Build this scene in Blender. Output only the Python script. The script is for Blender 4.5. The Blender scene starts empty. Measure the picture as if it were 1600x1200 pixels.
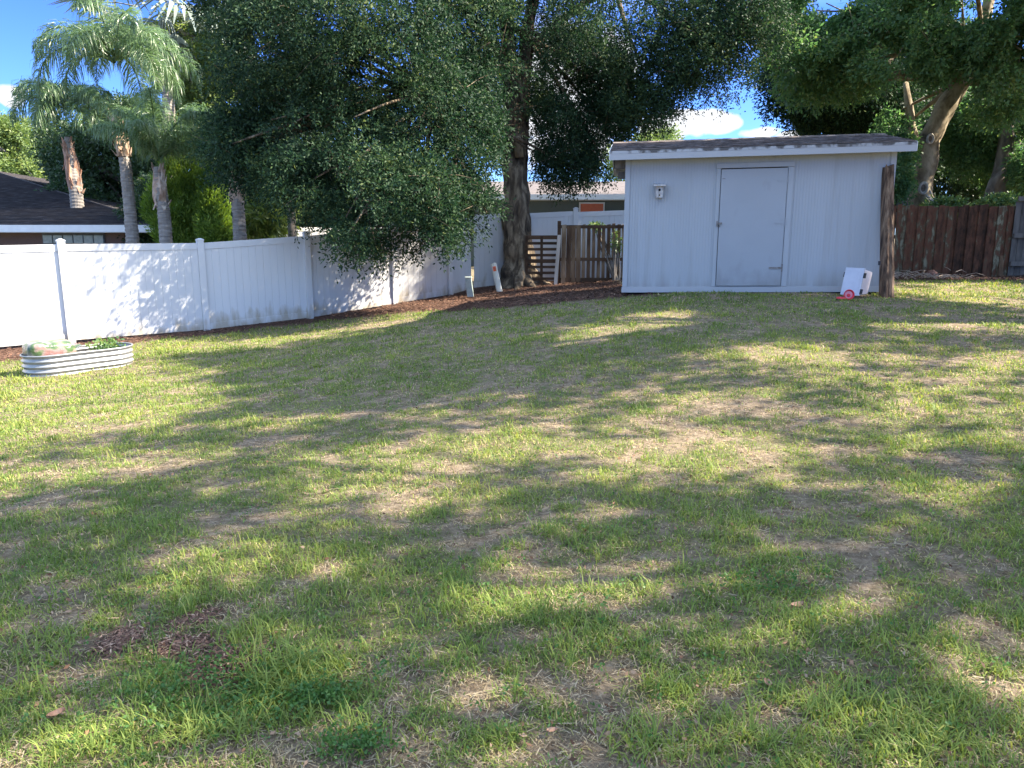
import bpy, math, random
import numpy as np
from mathutils import Vector, Matrix, noise as mnoise
R = math.radians
rng = np.random.default_rng(7)
random.seed(7)
sc = bpy.context.scene
COL = sc.collection

# ------------------------------------------------------------------ camera
F = 1180.0            # focal length in pixels of the 1600-wide photograph
PITCH = R(11.0)
EYE = 1.55
cam_d = bpy.data.cameras.new('camera')
cam = bpy.data.objects.new('camera', cam_d); COL.objects.link(cam)
cam.location = (0, 0, EYE); cam.rotation_euler = (R(90) - PITCH, 0, 0)
cam_d.sensor_width = 36; cam_d.lens = F / 1600 * 36
cam_d.clip_start = 0.05; cam_d.clip_end = 3000
sc.camera = cam

# ------------------------------------------------------------------ world, sun, exposure
SUN_EL, SUN_AZ = R(42), R(3)          # azimuth measured from +X towards +Y
SUN = np.array([math.cos(SUN_EL) * math.cos(SUN_AZ), math.cos(SUN_EL) * math.sin(SUN_AZ), math.sin(SUN_EL)])
world = bpy.data.worlds.new("World"); sc.world = world; world.use_nodes = True
wn, wl = world.node_tree.nodes, world.node_tree.links
bg = wn['Background']; bg.inputs[1].default_value = 0.15
sky = wn.new('ShaderNodeTexSky'); sky.sky_type = 'NISHITA'; sky.sun_disc = False
sky.sun_elevation = SUN_EL; sky.sun_rotation = math.pi / 2 - SUN_AZ
sky.air_density = 1.0; sky.dust_density = 0.3; sky.ozone_density = 2.5
wl.new(sky.outputs[0], bg.inputs[0])
sun_d = bpy.data.lights.new('sun', 'SUN'); sun_o = bpy.data.objects.new('sun', sun_d); COL.objects.link(sun_o)
sun_d.energy = 5.0; sun_d.angle = R(0.53); sun_d.color = (1.0, 0.90, 0.74)
sun_o.location = (30, 8, 30)
sun_o.rotation_euler = Vector(SUN).to_track_quat('Z', 'Y').to_euler()
sc.view_settings.view_transform = 'Standard'; sc.view_settings.look = 'None'
sc.view_settings.exposure = 2.15; sc.view_settings.gamma = 1.0
sc.view_settings.use_curve_mapping = False
sc.cycles.max_bounces = 6; sc.cycles.diffuse_bounces = 3; sc.cycles.glossy_bounces = 2
sc.cycles.transmission_bounces = 4; sc.cycles.transparent_max_bounces = 4

# ------------------------------------------------------------------ point helpers
cp, sp_ = math.cos(PITCH), math.sin(PITCH)
def U(px, py, d):
    """world point seen at photo pixel (px,py) at depth d"""
    a = (px - 800) / F; b = -(py - 600) / F
    return np.array([a * d, d * (cp + b * sp_), EYE + d * (-sp_ + b * cp)])

# ground control points from the bases of what stands on it
CP = [(0, 0, 0), (4, 2, .06), (-4, 2, -.12), (0, 5, .02), (12, 4, .2), (-10, 4, -.45)]
for a in [(0, 546, 13.7), (112, 534, 14.4), (323, 517, 16), (485, 498, 17), (617, 476, 18.3), (703, 462, 19),
          (741, 447, 20), (972, 461, 14.04), (1371, 461, 13.35), (812, 450, 20), (920, 440, 19.8),
          (1400, 432, 19.3), (1580, 432, 19.3), (125, 583, 11.6)]:
    CP.append(tuple(U(*a)))
CP += [(-14, 26, -.45), (0, 30, .5), (16, 30, .6)]
CP = np.array(CP)
_A = np.c_[np.ones(len(CP)), CP[:, :2]]
_pl = np.linalg.lstsq(_A, CP[:, 2], rcond=None)[0]
_S = 4.5
_K = np.exp(-((CP[:, None, :2] - CP[None, :, :2]) ** 2).sum(-1) / (2 * _S * _S)) + np.eye(len(CP)) * .02
_w = np.linalg.solve(_K, CP[:, 2] - _A @ _pl)
def hz(x, y):
    x = np.asarray(x, float); y = np.asarray(y, float)
    xc = 16 * np.tanh(x / 16 * .9) / .9 * .95 if False else np.clip(x, -15, 18); yc = np.clip(y, -4, 28)
    z = _pl[0] + _pl[1] * xc + _pl[2] * yc
    for (cx, cy, _), w in zip(CP, _w):
        z = z + w * np.exp(-((x - cx) ** 2 + (y - cy) ** 2) / (2 * _S * _S))
    return z
def hz1(x, y): return float(hz(x, y))
def G(px, py):
    """ground point seen at photo pixel"""
    lo = 1.0
    for d in np.arange(1.0, 60, .05):
        p = U(px, py, d)
        if p[2] < hz1(p[0], p[1]): return np.array([p[0], p[1], hz1(p[0], p[1])])
    return U(px, py, 60)
def gp(x, y, dz=0): return np.array([x, y, hz1(x, y) + dz])

def vnoise(x, y, seed=0):
    xi = np.floor(x).astype(np.int64); yi = np.floor(y).astype(np.int64)
    fx = x - xi; fy = y - yi; fx = fx * fx * (3 - 2 * fx); fy = fy * fy * (3 - 2 * fy)
    def h(a, b):
        n = (a * 374761393 + b * 668265263 + seed * 974634777) & 0xffffffff
        n = ((n ^ (n >> 13)) * 1274126177) & 0xffffffff
        return ((n ^ (n >> 16)) & 0xffff) / 65535.0
    return (h(xi, yi) * (1 - fx) + h(xi + 1, yi) * fx) * (1 - fy) + (h(xi, yi + 1) * (1 - fx) + h(xi + 1, yi + 1) * fx) * fy
def fbm(x, y, seed=0, oc=3):
    s = 0; a = 1; t = 0
    for i in range(oc):
        s = s + a * vnoise(x * 2 ** i + 17.3 * i, y * 2 ** i - 9.1 * i, seed + i); t += a; a *= .5
    return s / t

# ------------------------------------------------------------------ object helpers
def tag(o, label=None, cat=None, group=None, kind=None):
    if label: o['label'] = label
    if cat: o['category'] = cat
    if group: o['group'] = group
    if kind: o['kind'] = kind
    return o
def empty(name, loc, label, cat, group=None):
    o = bpy.data.objects.new(name, None); COL.objects.link(o); o.location = tuple(float(v) for v in loc)
    o.empty_display_size = .2
    return tag(o, label, cat, group)
def org(p):
    v = np.zeros(3)
    while p is not None: v = v + np.array(p.location); p = p.parent
    return v
def link(name, me, mats, parent=None, smooth=False):
    o = bpy.data.objects.new(name, me); COL.objects.link(o)
    for m in (mats if isinstance(mats, (list, tuple)) else [mats]): me.materials.append(m)
    if parent is not None: o.parent = parent
    if smooth: me.polygons.foreach_set('use_smooth', [True] * len(me.polygons))
    return o
def mesh_np(name, V, Fq, mat, parent=None, attrs=None, smooth=False):
    """V (n,3) world coords, Fq (m,k) faces of k corners"""
    V = np.asarray(V, np.float32) - org(parent).astype(np.float32)
    me = bpy.data.meshes.new(name); k = Fq.shape[1]
    me.vertices.add(len(V)); me.vertices.foreach_set('co', V.ravel())
    me.loops.add(Fq.size); me.loops.foreach_set('vertex_index', Fq.astype(np.int32).ravel())
    me.polygons.add(len(Fq)); me.polygons.foreach_set('loop_start', np.arange(0, Fq.size, k, dtype=np.int32))
    me.update(calc_edges=True)
    for an, av in (attrs or {}).items():
        a = me.attributes.new(an, 'FLOAT', 'POINT'); a.data.foreach_set('value', np.asarray(av, np.float32))
    return link(name, me, mat, parent, smooth)

class MB:
    def __init__(s): s.v = []; s.f = []; s.a = {}
    def add(s, vs, fs, **at):
        n = len(s.v); s.v += [tuple(float(c) for c in v) for v in vs]; s.f += [tuple(i + n for i in f) for f in fs]
        for k, val in at.items():
            s.a.setdefault(k, [0.0] * n); s.a[k] += [float(q) for q in val]
        return s
    def box(s, c, size, ax=None, **at):
        """box centred at c with size along axes ax (3 unit vectors)"""
        if ax is None: ax = np.eye(3)
        c = np.array(c, float); ax = [np.array(a, float) for a in ax]
        vs = [c + ax[0] * size[0] / 2 * i + ax[1] * size[1] / 2 * j + ax[2] * size[2] / 2 * k for i in (-1, 1) for j in (-1, 1) for k in (-1, 1)]
        return s.add(vs, [(0, 1, 3, 2), (4, 6, 7, 5), (0, 4, 5, 1), (2, 3, 7, 6), (0, 2, 6, 4), (1, 5, 7, 3)])
    def hexa(s, b, t):
        """b, t: four bottom and four top corners"""
        return s.add(list(b) + list(t), [(3, 2, 1, 0), (4, 5, 6, 7), (0, 1, 5, 4), (1, 2, 6, 5), (2, 3, 7, 6), (3, 0, 4, 7)])
    def tube(s, pts, rad, n=10, rough=0, seed=0, caps=True, sq=1, ridge=0):
        pts = [np.array(p, float) for p in pts]; N = len(pts)
        up = None; rings = []
        for i in range(N):
            t = pts[min(i + 1, N - 1)] - pts[max(i - 1, 0)]; t = t / (np.linalg.norm(t) + 1e-9)
            if up is None:
                up = np.cross(t, [0, 0, 1.0] if abs(t[2]) < .9 else [0, 1.0, 0]); up /= np.linalg.norm(up)
            up = up - t * np.dot(up, t); up /= np.linalg.norm(up) + 1e-9
            w = np.cross(t, up); r = rad[i] if hasattr(rad, '__len__') else rad
            ring = []
            for k in range(n):
                a = 2 * math.pi * k / n; rr = r
                if rough: rr *= 1 + rough * (mnoise.noise(Vector((math.cos(a) * 1.6 + seed, math.sin(a) * 1.6, i * .35 + seed))) * 1.5)
                if ridge: rr *= 1 + ridge * (1 - 2 * abs(mnoise.noise(Vector((math.cos(a) * 5 + seed, math.sin(a) * 5, pts[i][2] * 1.1))))) * .5 + ridge * .7 * mnoise.noise(Vector((math.cos(a) * 11, math.sin(a) * 11, pts[i][2] * 2.5)))
                ring.append(pts[i] + up * math.cos(a) * rr + w * math.sin(a) * rr * sq)
            rings += ring
        fs = [(i * n + k, i * n + (k + 1) % n, (i + 1) * n + (k + 1) % n, (i + 1) * n + k) for i in range(N - 1) for k in range(n)]
        if caps: fs += [tuple(range(n - 1, -1, -1)), tuple((N - 1) * n + k for k in range(n))]
        return s.add(rings, fs)
    def build(s, name, mat, parent=None, smooth=False, bevel=0):
        o = org(parent); me = bpy.data.meshes.new(name)
        me.from_pydata([tuple(np.array(v) - o) for v in s.v], [], s.f); me.update()
        for k, val in s.a.items():
            val = val + [0.0] * (len(s.v) - len(val))
            a = me.attributes.new(k, 'FLOAT', 'POINT'); a.data.foreach_set('value', val)
        ob = link(name, me, mat, parent, smooth)
        if bevel:
            b = ob.modifiers.new('bevel', 'BEVEL'); b.width = bevel; b.segments = 2; b.limit_method = 'ANGLE'
        return ob
def unit(v): v = np.array(v, float); return v / np.linalg.norm(v)

# ------------------------------------------------------------------ materials
def lin(c): return tuple(((v / 255) / 12.92 if v / 255 <= .04045 else ((v / 255 + .055) / 1.055) ** 2.4) for v in c) + (1,)
def newmat(name):
    m = bpy.data.materials.new(name); m.use_nodes = True
    return m, m.node_tree.nodes, m.node_tree.links, m.node_tree.nodes['Principled BSDF']
def ramp(n, stops):
    r = n.new('ShaderNodeValToRGB'); e = r.color_ramp.elements
    while len(e) > 1: e.remove(e[-1])
    e[0].position = stops[0][0]; e[0].color = tuple(stops[0][1]) + (1,)
    for p, c in stops[1:]:
        q = e.new(p); q.color = tuple(c) + (1,)
    return r
def mat(name, stops, scale=4, stretch=(1, 1, 1), detail=6, rough=.8, bump=0, bscale=None, spec=.3, rand=0, coord='Object', dist=.02):
    m, n, l, b = newmat(name)
    tc = n.new('ShaderNodeTexCoord'); mp = n.new('ShaderNodeMapping'); mp.inputs['Scale'].default_value = stretch
    l.new(tc.outputs[coord], mp.inputs[0])
    nz = n.new('ShaderNodeTexNoise'); nz.inputs['Scale'].default_value = scale; nz.inputs['Detail'].default_value = detail
    nz.inputs['Roughness'].default_value = .6
    l.new(mp.outputs[0], nz.inputs[0])
    r = ramp(n, stops); fac = nz.outputs[0]
    if rand:
        oi = n.new('ShaderNodeObjectInfo'); ma = n.new('ShaderNodeMath'); ma.operation = 'MULTIPLY_ADD'
        l.new(oi.outputs['Random'], ma.inputs[0]); ma.inputs[1].default_value = rand; l.new(fac, ma.inputs[2])
        mb = n.new('ShaderNodeMath'); mb.operation = 'SUBTRACT'; l.new(ma.outputs[0], mb.inputs[0]); mb.inputs[1].default_value = rand / 2
        fac = mb.outputs[0]
    l.new(fac, r.inputs[0]); l.new(r.outputs[0], b.inputs['Base Color'])
    b.inputs['Roughness'].default_value = rough; b.inputs['Specular IOR Level'].default_value = spec
    if bump:
        n2 = n.new('ShaderNodeTexNoise'); n2.inputs['Scale'].default_value = bscale or scale * 3; n2.inputs['Detail'].default_value = 5
        l.new(mp.outputs[0], n2.inputs[0]); bp = n.new('ShaderNodeBump'); bp.inputs['Strength'].default_value = bump
        bp.inputs['Distance'].default_value = dist
        l.new(n2.outputs[0], bp.inputs['Height']); l.new(bp.outputs[0], b.inputs['Normal'])
    return m
def leafmat(name, stops, trans=.3, rough=.45, spec=.5, tcol=None):
    m, n, l, b = newmat(name)
    at = n.new('ShaderNodeAttribute'); at.attribute_name = 'tint'
    r = ramp(n, stops); l.new(at.outputs['Fac'], r.inputs[0]); l.new(r.outputs[0], b.inputs['Base Color'])
    b.inputs['Roughness'].default_value = rough; b.inputs['Specular IOR Level'].default_value = spec
    tr = n.new('ShaderNodeBsdfTranslucent'); mx = n.new('ShaderNodeMixShader'); mx.inputs[0].default_value = trans
    hs = n.new('ShaderNodeHueSaturation'); hs.inputs['Hue'].default_value = .485; hs.inputs['Saturation'].default_value = 1.15; hs.inputs['Value'].default_value = 1.9
    l.new(r.outputs[0], hs.inputs['Color']); l.new(hs.outputs[0], tr.inputs[0])
    l.new(b.outputs[0], mx.inputs[1]); l.new(tr.outputs[0], mx.inputs[2]); l.new(mx.outputs[0], n['Material Output'].inputs[0])
    return m

M = {}
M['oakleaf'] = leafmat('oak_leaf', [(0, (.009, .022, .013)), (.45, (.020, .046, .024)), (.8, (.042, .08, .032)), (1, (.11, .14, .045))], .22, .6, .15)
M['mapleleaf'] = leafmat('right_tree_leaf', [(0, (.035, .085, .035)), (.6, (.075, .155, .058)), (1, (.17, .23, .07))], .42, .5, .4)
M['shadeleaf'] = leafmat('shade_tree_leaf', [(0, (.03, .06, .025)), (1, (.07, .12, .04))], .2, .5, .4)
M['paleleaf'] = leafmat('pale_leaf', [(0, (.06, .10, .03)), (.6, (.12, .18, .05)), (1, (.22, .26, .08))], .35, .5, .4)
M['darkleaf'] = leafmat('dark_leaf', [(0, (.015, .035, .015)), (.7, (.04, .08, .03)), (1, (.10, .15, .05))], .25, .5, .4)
M['juniper'] = leafmat('juniper_spray', [(0, (.05, .10, .02)), (.5, (.12, .2, .035)), (1, (.26, .36, .07))], .3, .6, .3)
M['palm'] = leafmat('palm_leaflet', [(0, (.06, .11, .05)), (.6, (.11, .18, .075)), (1, (.20, .26, .13))], .3, .35, .6)
M['fan'] = leafmat('fan_palm_leaf', [(0, (.16, .20, .17)), (.6, (.25, .29, .25)), (1, (.38, .38, .32))], .2, .45, .5)
M['palmetto'] = leafmat('palmetto_leaf', [(0, (.06, .12, .04)), (.6, (.12, .2, .06)), (1, (.3, .33, .1))], .3, .45, .5)
M['grass'] = leafmat('grass_blade', [(0, (.075, .128, .028)), (.3, (.138, .196, .045)), (.55, (.215, .265, .062)), (.68, (.31, .32, .085)), (.76, (.38, .30, .15)), (1, (.52, .42, .26))], .3, .6, .2)
M['clover'] = leafmat('clover_leaf', [(0, (.05, .12, .03)), (1, (.11, .2, .05))], .25, .5, .3)
M['oakbark'] = mat('oak_bark', [(.35, (.025, .02, .015)), (.5, (.10, .075, .052)), (.64, (.26, .205, .14))], 7, (1, 1, .2), 8, .95, 1.0, 9, dist=.05)
M['palebark'] = mat('pale_bark', [(.32, (.06, .045, .03)), (.46, (.20, .155, .095)), (.58, (.34, .28, .19)), (.7, (.15, .15, .075))], 3.2, (1, 1, .45), 8, .9, .6, 8)
M['greybark'] = mat('grey_bark', [(.3, (.08, .07, .06)), (.6, (.22, .19, .16)), (.8, (.32, .29, .25))], 5, (1, 1, .3), 8, .9, .7, 10)
M['scar'] = mat('pruning_scar_rim', [(.3, (.28, .26, .22)), (.7, (.44, .40, .34))], 20, rough=.9)
M['scarin'] = mat('pruning_scar_core', [(.3, (.05, .04, .03)), (.7, (.16, .13, .10))], 14, rough=.95)
M['palmtrunk'] = mat('palm_trunk', [(.3, (.15, .13, .115)), (.7, (.30, .27, .24))], 4, (1, 1, 7), 6, .9, .7, 6)
M['boots'] = mat('palm_boots', [(.3, (.20, .12, .08)), (.5, (.38, .27, .2)), (.7, (.55, .48, .40))], 6, (1, 1, .6), 7, .9, .8, 10)
M['redbark'] = mat('peeling_boots', [(.3, (.16, .085, .055)), (.5, (.30, .18, .125)), (.75, (.40, .30, .24))], 6, (1, 1, .6), 7, .9, .8, 10)
M['shingle'] = mat('brown_grey_shingles', [(.3, (.06, .046, .04)), (.5, (.13, .105, .095)), (.7, (.24, .2, .18))], 5, (1, 1, 1), 8, .95, .5, 60)
M['darkshingle'] = mat('dark_shingles', [(.3, (.018, .016, .017)), (.55, (.042, .037, .039)), (.75, (.085, .077, .078))], 3.2, (.8, 4, 4), 8, .95, .5, 60)
M['paleshingle'] = mat('pale_shingles', [(.3, (.10, .085, .08)), (.7, (.16, .135, .13))], 3, (1, 1, 1), 8, .95, .4, 60)
M['fascia'] = mat('fascia_paint', [(.25, (.38, .38, .38)), (.45, (.6, .61, .62)), (.8, (.68, .68, .69))], 3, (1, 1, 3), 8, .6)
M['shedpaint'] = None
M['brownwall'] = mat('brown_stucco', [(.3, (.15, .095, .075)), (.7, (.18, .115, .092))], 30, rough=.9, bump=.2)
M['greenwall'] = mat('grey_green_stucco', [(.3, (.115, .135, .12)), (.7, (.135, .155, .14))], 30, rough=.9)
M['glassblock'] = mat('glass_block', [(.3, (.22, .26, .24)), (.7, (.36, .40, .37))], 9, rough=.15, spec=.6)
M['mortar'] = mat('window_grid', [(.3, (.10, .10, .10)), (.7, (.15, .15, .15))], 9, rough=.7)
M['coral'] = mat('coral_door_paint', [(.3, (.62, .16, .075)), (.7, (.68, .19, .095))], 9, rough=.5)
M['white'] = mat('white_trim', [(.3, (.66, .66, .65)), (.7, (.74, .74, .73))], 6, rough=.5)
M['redfence'] = mat('red_stained_picket', [(.25, (.022, .012, .007)), (.42, (.06, .028, .015)), (.56, (.11, .046, .025)), (.64, (.08, .06, .035)), (.76, (.2, .19, .13))], 9, (1, 1, .45), 9, .9, .5, 14, rand=.35)
M['oldfence'] = mat('weathered_picket', [(.25, (.05, .026, .015)), (.45, (.13, .08, .045)), (.6, (.22, .15, .09)), (.8, (.34, .26, .18))], 6, (1, 1, .22), 9, .9, .5, 14, rand=.3)
M['greyfence'] = mat('silver_grey_fence', [(.3, (.045, .042, .038)), (.7, (.14, .13, .12))], 6, (1, 1, .25), 9, .9, .5, 14, rand=.2)
M['pallet'] = mat('dark_brown_slat', [(.3, (.035, .02, .012)), (.7, (.11, .065, .038))], 6, (.3, 1, 1), 8, .9, .4, 14, rand=.2)
M['barewood'] = mat('pale_bare_board', [(.3, (.4, .34, .28)), (.7, (.6, .53, .46))], 6, (1, 1, .3), 8, .85, .3)
M['post'] = mat('rough_timber', [(.34, (.02, .012, .008)), (.47, (.10, .06, .038)), (.6, (.21, .135, .085)), (.77, (.38, .27, .18))], 4.5, (4, 4, .4), 9, .9, 1.0, 7, dist=.03)
M['birdhouse'] = mat('weathered_birdhouse', [(.3, (.28, .25, .23)), (.55, (.5, .47, .45)), (.75, (.62, .6, .58))], 18, (1, 1, .4), 8, .9, .4)
M['hole_shade'] = mat('hole_gap_shade', [(.3, (.01, .01, .01)), (.7, (.02, .018, .015))], 9, rough=1)  # near black standing for the shade inside holes and gaps
M['rust'] = mat('rusty_hardware', [(.3, (.10, .075, .06)), (.7, (.30, .28, .27))], 30, rough=.7)
M['soil'] = mat('potting_soil', [(.3, (.03, .022, .016)), (.7, (.10, .075, .055))], 20, rough=1, bump=1, bscale=40)
M['red'] = mat('red_plastic', [(.3, (.62, .015, .03)), (.7, (.7, .03, .05))], 9, rough=.35, spec=.5)
M['pink'] = mat('pink_plastic', [(.3, (.75, .25, .3)), (.7, (.8, .33, .38))], 9, rough=.35, spec=.5)
M['black'] = mat('black_plastic', [(.3, (.015, .015, .02)), (.7, (.03, .03, .04))], 9, rough=.4)
M['pedestal'] = mat('pale_green_plastic', [(.3, (.30, .36, .32)), (.7, (.42, .47, .43))], 12, rough=.6)
M['marker'] = mat('marker_plastic', [(.3, (.55, .54, .46)), (.7, (.70, .69, .62))], 12, (1, 1, .4), rough=.6)
M['orange'] = mat('orange_tag', [(.3, (.75, .10, .03)), (.7, (.8, .16, .05))], 40, rough=.5)
M['rock'] = mat('brown_clay', [(.3, (.12, .06, .045)), (.7, (.24, .13, .10))], 9, rough=.9, bump=.4)
M['stick'] = mat('dry_sticks', [(.3, (.16, .11, .08)), (.7, (.42, .33, .26))], 20, rough=.95, rand=.3)
M['deadleaf'] = mat('dry_leaf', [(.3, (.24, .12, .07)), (.7, (.42, .25, .16))], 30, rough=.7)

# vinyl: white plastic, with algae and soil stains where the attribute 'low' (1 at the foot, 0 a bit higher) says so
def stained(name, base, dirt, scale=5, amount=1.0, rough=.4, streak=.35, gen=(.6, 1.0)):
    m, n, l, b = newmat(name)
    at = n.new('ShaderNodeAttribute'); at.attribute_name = 'low'
    tc = n.new('ShaderNodeTexCoord'); mp = n.new('ShaderNodeMapping'); mp.inputs['Scale'].default_value = (1, 1, streak)
    l.new(tc.outputs['Object'], mp.inputs[0])
    nz = n.new('ShaderNodeTexNoise'); nz.inputs['Scale'].default_value = scale; nz.inputs['Detail'].default_value = 8
    l.new(mp.outputs[0], nz.inputs[0])
    a = n.new('ShaderNodeMath'); a.operation = 'MULTIPLY_ADD'; l.new(at.outputs['Fac'], a.inputs[0]); a.inputs[1].default_value = .42; l.new(nz.outputs[0], a.inputs[2])
    r = ramp(n, [(gen[0], (0, 0, 0)), (gen[1], (amount,) * 3)]); l.new(a.outputs[0], r.inputs[0])
    n2 = n.new('ShaderNodeTexNoise'); n2.inputs['Scale'].default_value = 1.3; n2.inputs['Detail'].default_value = 4; l.new(mp.outputs[0], n2.inputs[0])
    r2 = ramp(n, [(.3, tuple(c * .93 for c in base)), (.7, base)]); l.new(n2.outputs[0], r2.inputs[0])
    mx = n.new('ShaderNodeMix'); mx.data_type = 'RGBA'; l.new(r.outputs[0], mx.inputs[0]); l.new(r2.outputs[0], mx.inputs[6]); mx.inputs[7].default_value = tuple(dirt) + (1,)
    l.new(mx.outputs[2], b.inputs['Base Color']); b.inputs['Roughness'].default_value = rough
    b.inputs['Specular IOR Level'].default_value = .35
    return m
M['vinyl'] = stained('white_vinyl', (.60, .60, .605), (.33, .27, .18), 6, .75, .4, .3, (.78, 1.05))
M['shed'] = stained('pale_shed_paint', (.385, .40, .42), (.22, .2, .17), 7, .6, .55, .08, (.54, 1.0))
M['sheddoor'] = stained('shed_door_paint', (.345, .36, .385), (.19, .18, .17), 5, .5, .5, .6, (.6, 1.1))
M['fasciaold'] = stained('old_fascia_paint', (.40, .40, .41), (.06, .05, .045), 7, .9, .6, .8, (.8, .95))

def metal():
    m, n, l, b = newmat('galvanised_steel'); b.inputs['Metallic'].default_value = .55; b.inputs['Roughness'].default_value = .42
    nz = n.new('ShaderNodeTexNoise'); nz.inputs['Scale'].default_value = 14; r = ramp(n, [(.3, (.26, .265, .27)), (.7, (.38, .385, .39))])
    l.new(nz.outputs[0], r.inputs[0]); l.new(r.outputs[0], b.inputs['Base Color']); return m
M['steel'] = metal()
def plastic():
    m, n, l, b = newmat('clear_plastic'); b.inputs['Base Color'].default_value = (.9, .78, .76, 1); b.inputs['Roughness'].default_value = .25
    b.inputs['Alpha'].default_value = 1; tr = n.new('ShaderNodeBsdfTranslucent'); tr.inputs[0].default_value = (.95, .9, .9, 1)
    tp = n.new('ShaderNodeBsdfTransparent'); mx = n.new('ShaderNodeMixShader'); mx.inputs[0].default_value = .45
    mx2 = n.new('ShaderNodeMixShader'); mx2.inputs[0].default_value = .12
    l.new(b.outputs[0], mx.inputs[1]); l.new(tr.outputs[0], mx.inputs[2]); l.new(mx.outputs[0], mx2.inputs[1]); l.new(tp.outputs[0], mx2.inputs[2])
    l.new(mx2.outputs[0], n['Material Output'].inputs[0]); return m
M['clear'] = plastic()
M['binlid'] = mat('frosted_lid', [(.3, (.46, .46, .52)), (.7, (.62, .61, .66))], 3, rough=.3, spec=.5)
def bagmat():
    m, n, l, b = newmat('printed_soil_bag'); b.inputs['Roughness'].default_value = .3
    tc = n.new('ShaderNodeTexCoord'); w = n.new('ShaderNodeTexNoise'); w.inputs['Scale'].default_value = 3.2; w.inputs['Detail'].default_value = 2
    l.new(tc.outputs['Object'], w.inputs[0])
    r = ramp(n, [(0, (.10, .10, .095)), (.42, (.19, .18, .175)), (.46, (.05, .085, .04)), (.52, (.08, .13, .05)), (.56, (.24, .18, .16)), (.62, (.26, .13, .11)), (.68, (.24, .225, .22))])
    r.color_ramp.interpolation = 'LINEAR'
    l.new(w.outputs[0], r.inputs[0]); l.new(r.outputs[0], b.inputs['Base Color'])
    n2 = n.new('ShaderNodeTexNoise'); n2.inputs['Scale'].default_value = 14; bp = n.new('ShaderNodeBump'); bp.inputs['Strength'].default_value = .7; bp.inputs['Distance'].default_value = .02
    l.new(tc.outputs['Object'], n2.inputs[0]); l.new(n2.outputs[0], bp.inputs['Height']); l.new(bp.outputs[0], b.inputs['Normal']); return m
M['bag'] = bagmat()
def chips():
    m, n, l, b = newmat('mulch_chip'); at = n.new('ShaderNodeAttribute'); at.attribute_name = 'tint'
    r = ramp(n, [(0, (.03, .018, .013)), (.4, (.095, .046, .03)), (.75, (.22, .11, .068)), (1, (.42, .28, .19))]); l.new(at.outputs['Fac'], r.inputs[0]); l.new(r.outputs[0], b.inputs['Base Color'])
    b.inputs['Roughness'].default_value = .95; return m
M['chips'] = chips()

# ------------------------------------------------------------------ ground
def axis(a0, a1, st, far):
    core = list(np.arange(a0, a1 + 1e-6, st)); g = st; v = a1; hi = []
    while v < far: g *= 1.35; v += g; hi.append(v)
    g = st; v = a0; lo = []
    while v > -far: g *= 1.35; v -= g; lo.append(v)
    return np.array(lo[::-1] + core + hi)
# front edge of the mulch bed, read along the fence
MB_EDGE = [G(*p) for p in [(0, 568), (150, 552), (230, 535), (330, 524), (480, 507), (560, 497), (640, 489), (700, 487), (760, 484), (850, 478), (975, 468)]]
_ex = np.array([p[0] for p in MB_EDGE]); _ey = np.array([p[1] for p in MB_EDGE]); _o = np.argsort(_ex); _ex, _ey = _ex[_o], _ey[_o]
FENCE_PTS = [U(-330, 575, 11.6), U(-160, 558, 12.7), U(0, 546, 13.7), U(112, 534, 14.4), U(323, 517, 16), U(485, 498, 17), U(617, 476, 18.3), U(703, 462, 19), U(738, 452, 19.8)]
_fx = np.array([p[0] for p in FENCE_PTS] + [2.5, 30]); _fy = np.array([p[1] for p in FENCE_PTS] + [20.3, 20.5])
def mulch_amt(x, y):
    n = fbm(x * 1.7, y * 1.7, 3) - .5
    f = np.clip((y - np.interp(x, _ex, _ey)) / .5 + n * 2.6 + .3, 0, 1) * (x < 2.6)
    f2 = np.clip((y - 17.6 - n * 1.5 - np.clip(6.5 - x, 0, 3) * .3) / .6, 0, 1) * (x > 2.6) * (y < 19.6)      # litter along the back fence
    f3 = np.zeros_like(x)
    for (px, py, rx, ry) in HEAPS_W: f3 = np.maximum(f3, np.clip(2.2 * (1.15 - np.sqrt(((x - px) / rx) ** 2 + ((y - py) / ry) ** 2) + n * .9), 0, 1))
    return np.clip(np.maximum(np.maximum(f * (y < np.interp(x, _fx, _fy) + .8), f2), f3), 0, 1)
def patch(px, py, rpx, rpy):
    """ground ellipse covering a patch of lawn: centre and half sizes in metres"""
    c = G(px, py); e = G(px + rpx, py); f = G(px, py - rpy); return (c[0], c[1], abs(e[0] - c[0]), abs(f[1] - c[1]))
HEAPS_W = [patch(188, 1005, 42, 26), patch(305, 975, 45, 18), patch(370, 1045, 75, 30), patch(290, 1015, 60, 18)]
BARE_W = [patch(940, 1110, 75, 35), patch(60, 790, 70, 16), patch(1310, 705, 60, 12), patch(750, 1090, 60, 28), patch(220, 740, 70, 12), patch(1330, 870, 90, 22), patch(1540, 985, 50, 25), patch(620, 1165, 90, 25), (.3, 2.0, .3, .25), patch(560, 650, 50, 8), patch(1180, 640, 120, 14), patch(1500, 720, 90, 14), patch(430, 690, 60, 8)]
def bareness(x, y):
    """0 thick grass .. 1 bare dirt"""
    n = fbm(x * 3.0, y * 3.0, 11, 4); n2 = fbm(x * 10, y * 10, 5, 2)
    b = np.clip((n - .49) * 2.5 + (n2 - .5) * 3.2 + .05, 0, 1)
    side = np.clip((x + 1) / 8, 0, 1) * .12 - np.clip((-x - 4.0) / 3, 0, 1) * .5 - .04
    b = np.clip(b + side, 0, 1)
    for (px, py, rx, ry) in BARE_W:
        b = np.maximum(b, np.clip(1.6 * (1.1 - np.sqrt(((x - px) / rx) ** 2 + ((y - py) / ry) ** 2) + (n2 - .5) * 1.2), 0, .97))
    return b
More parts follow.
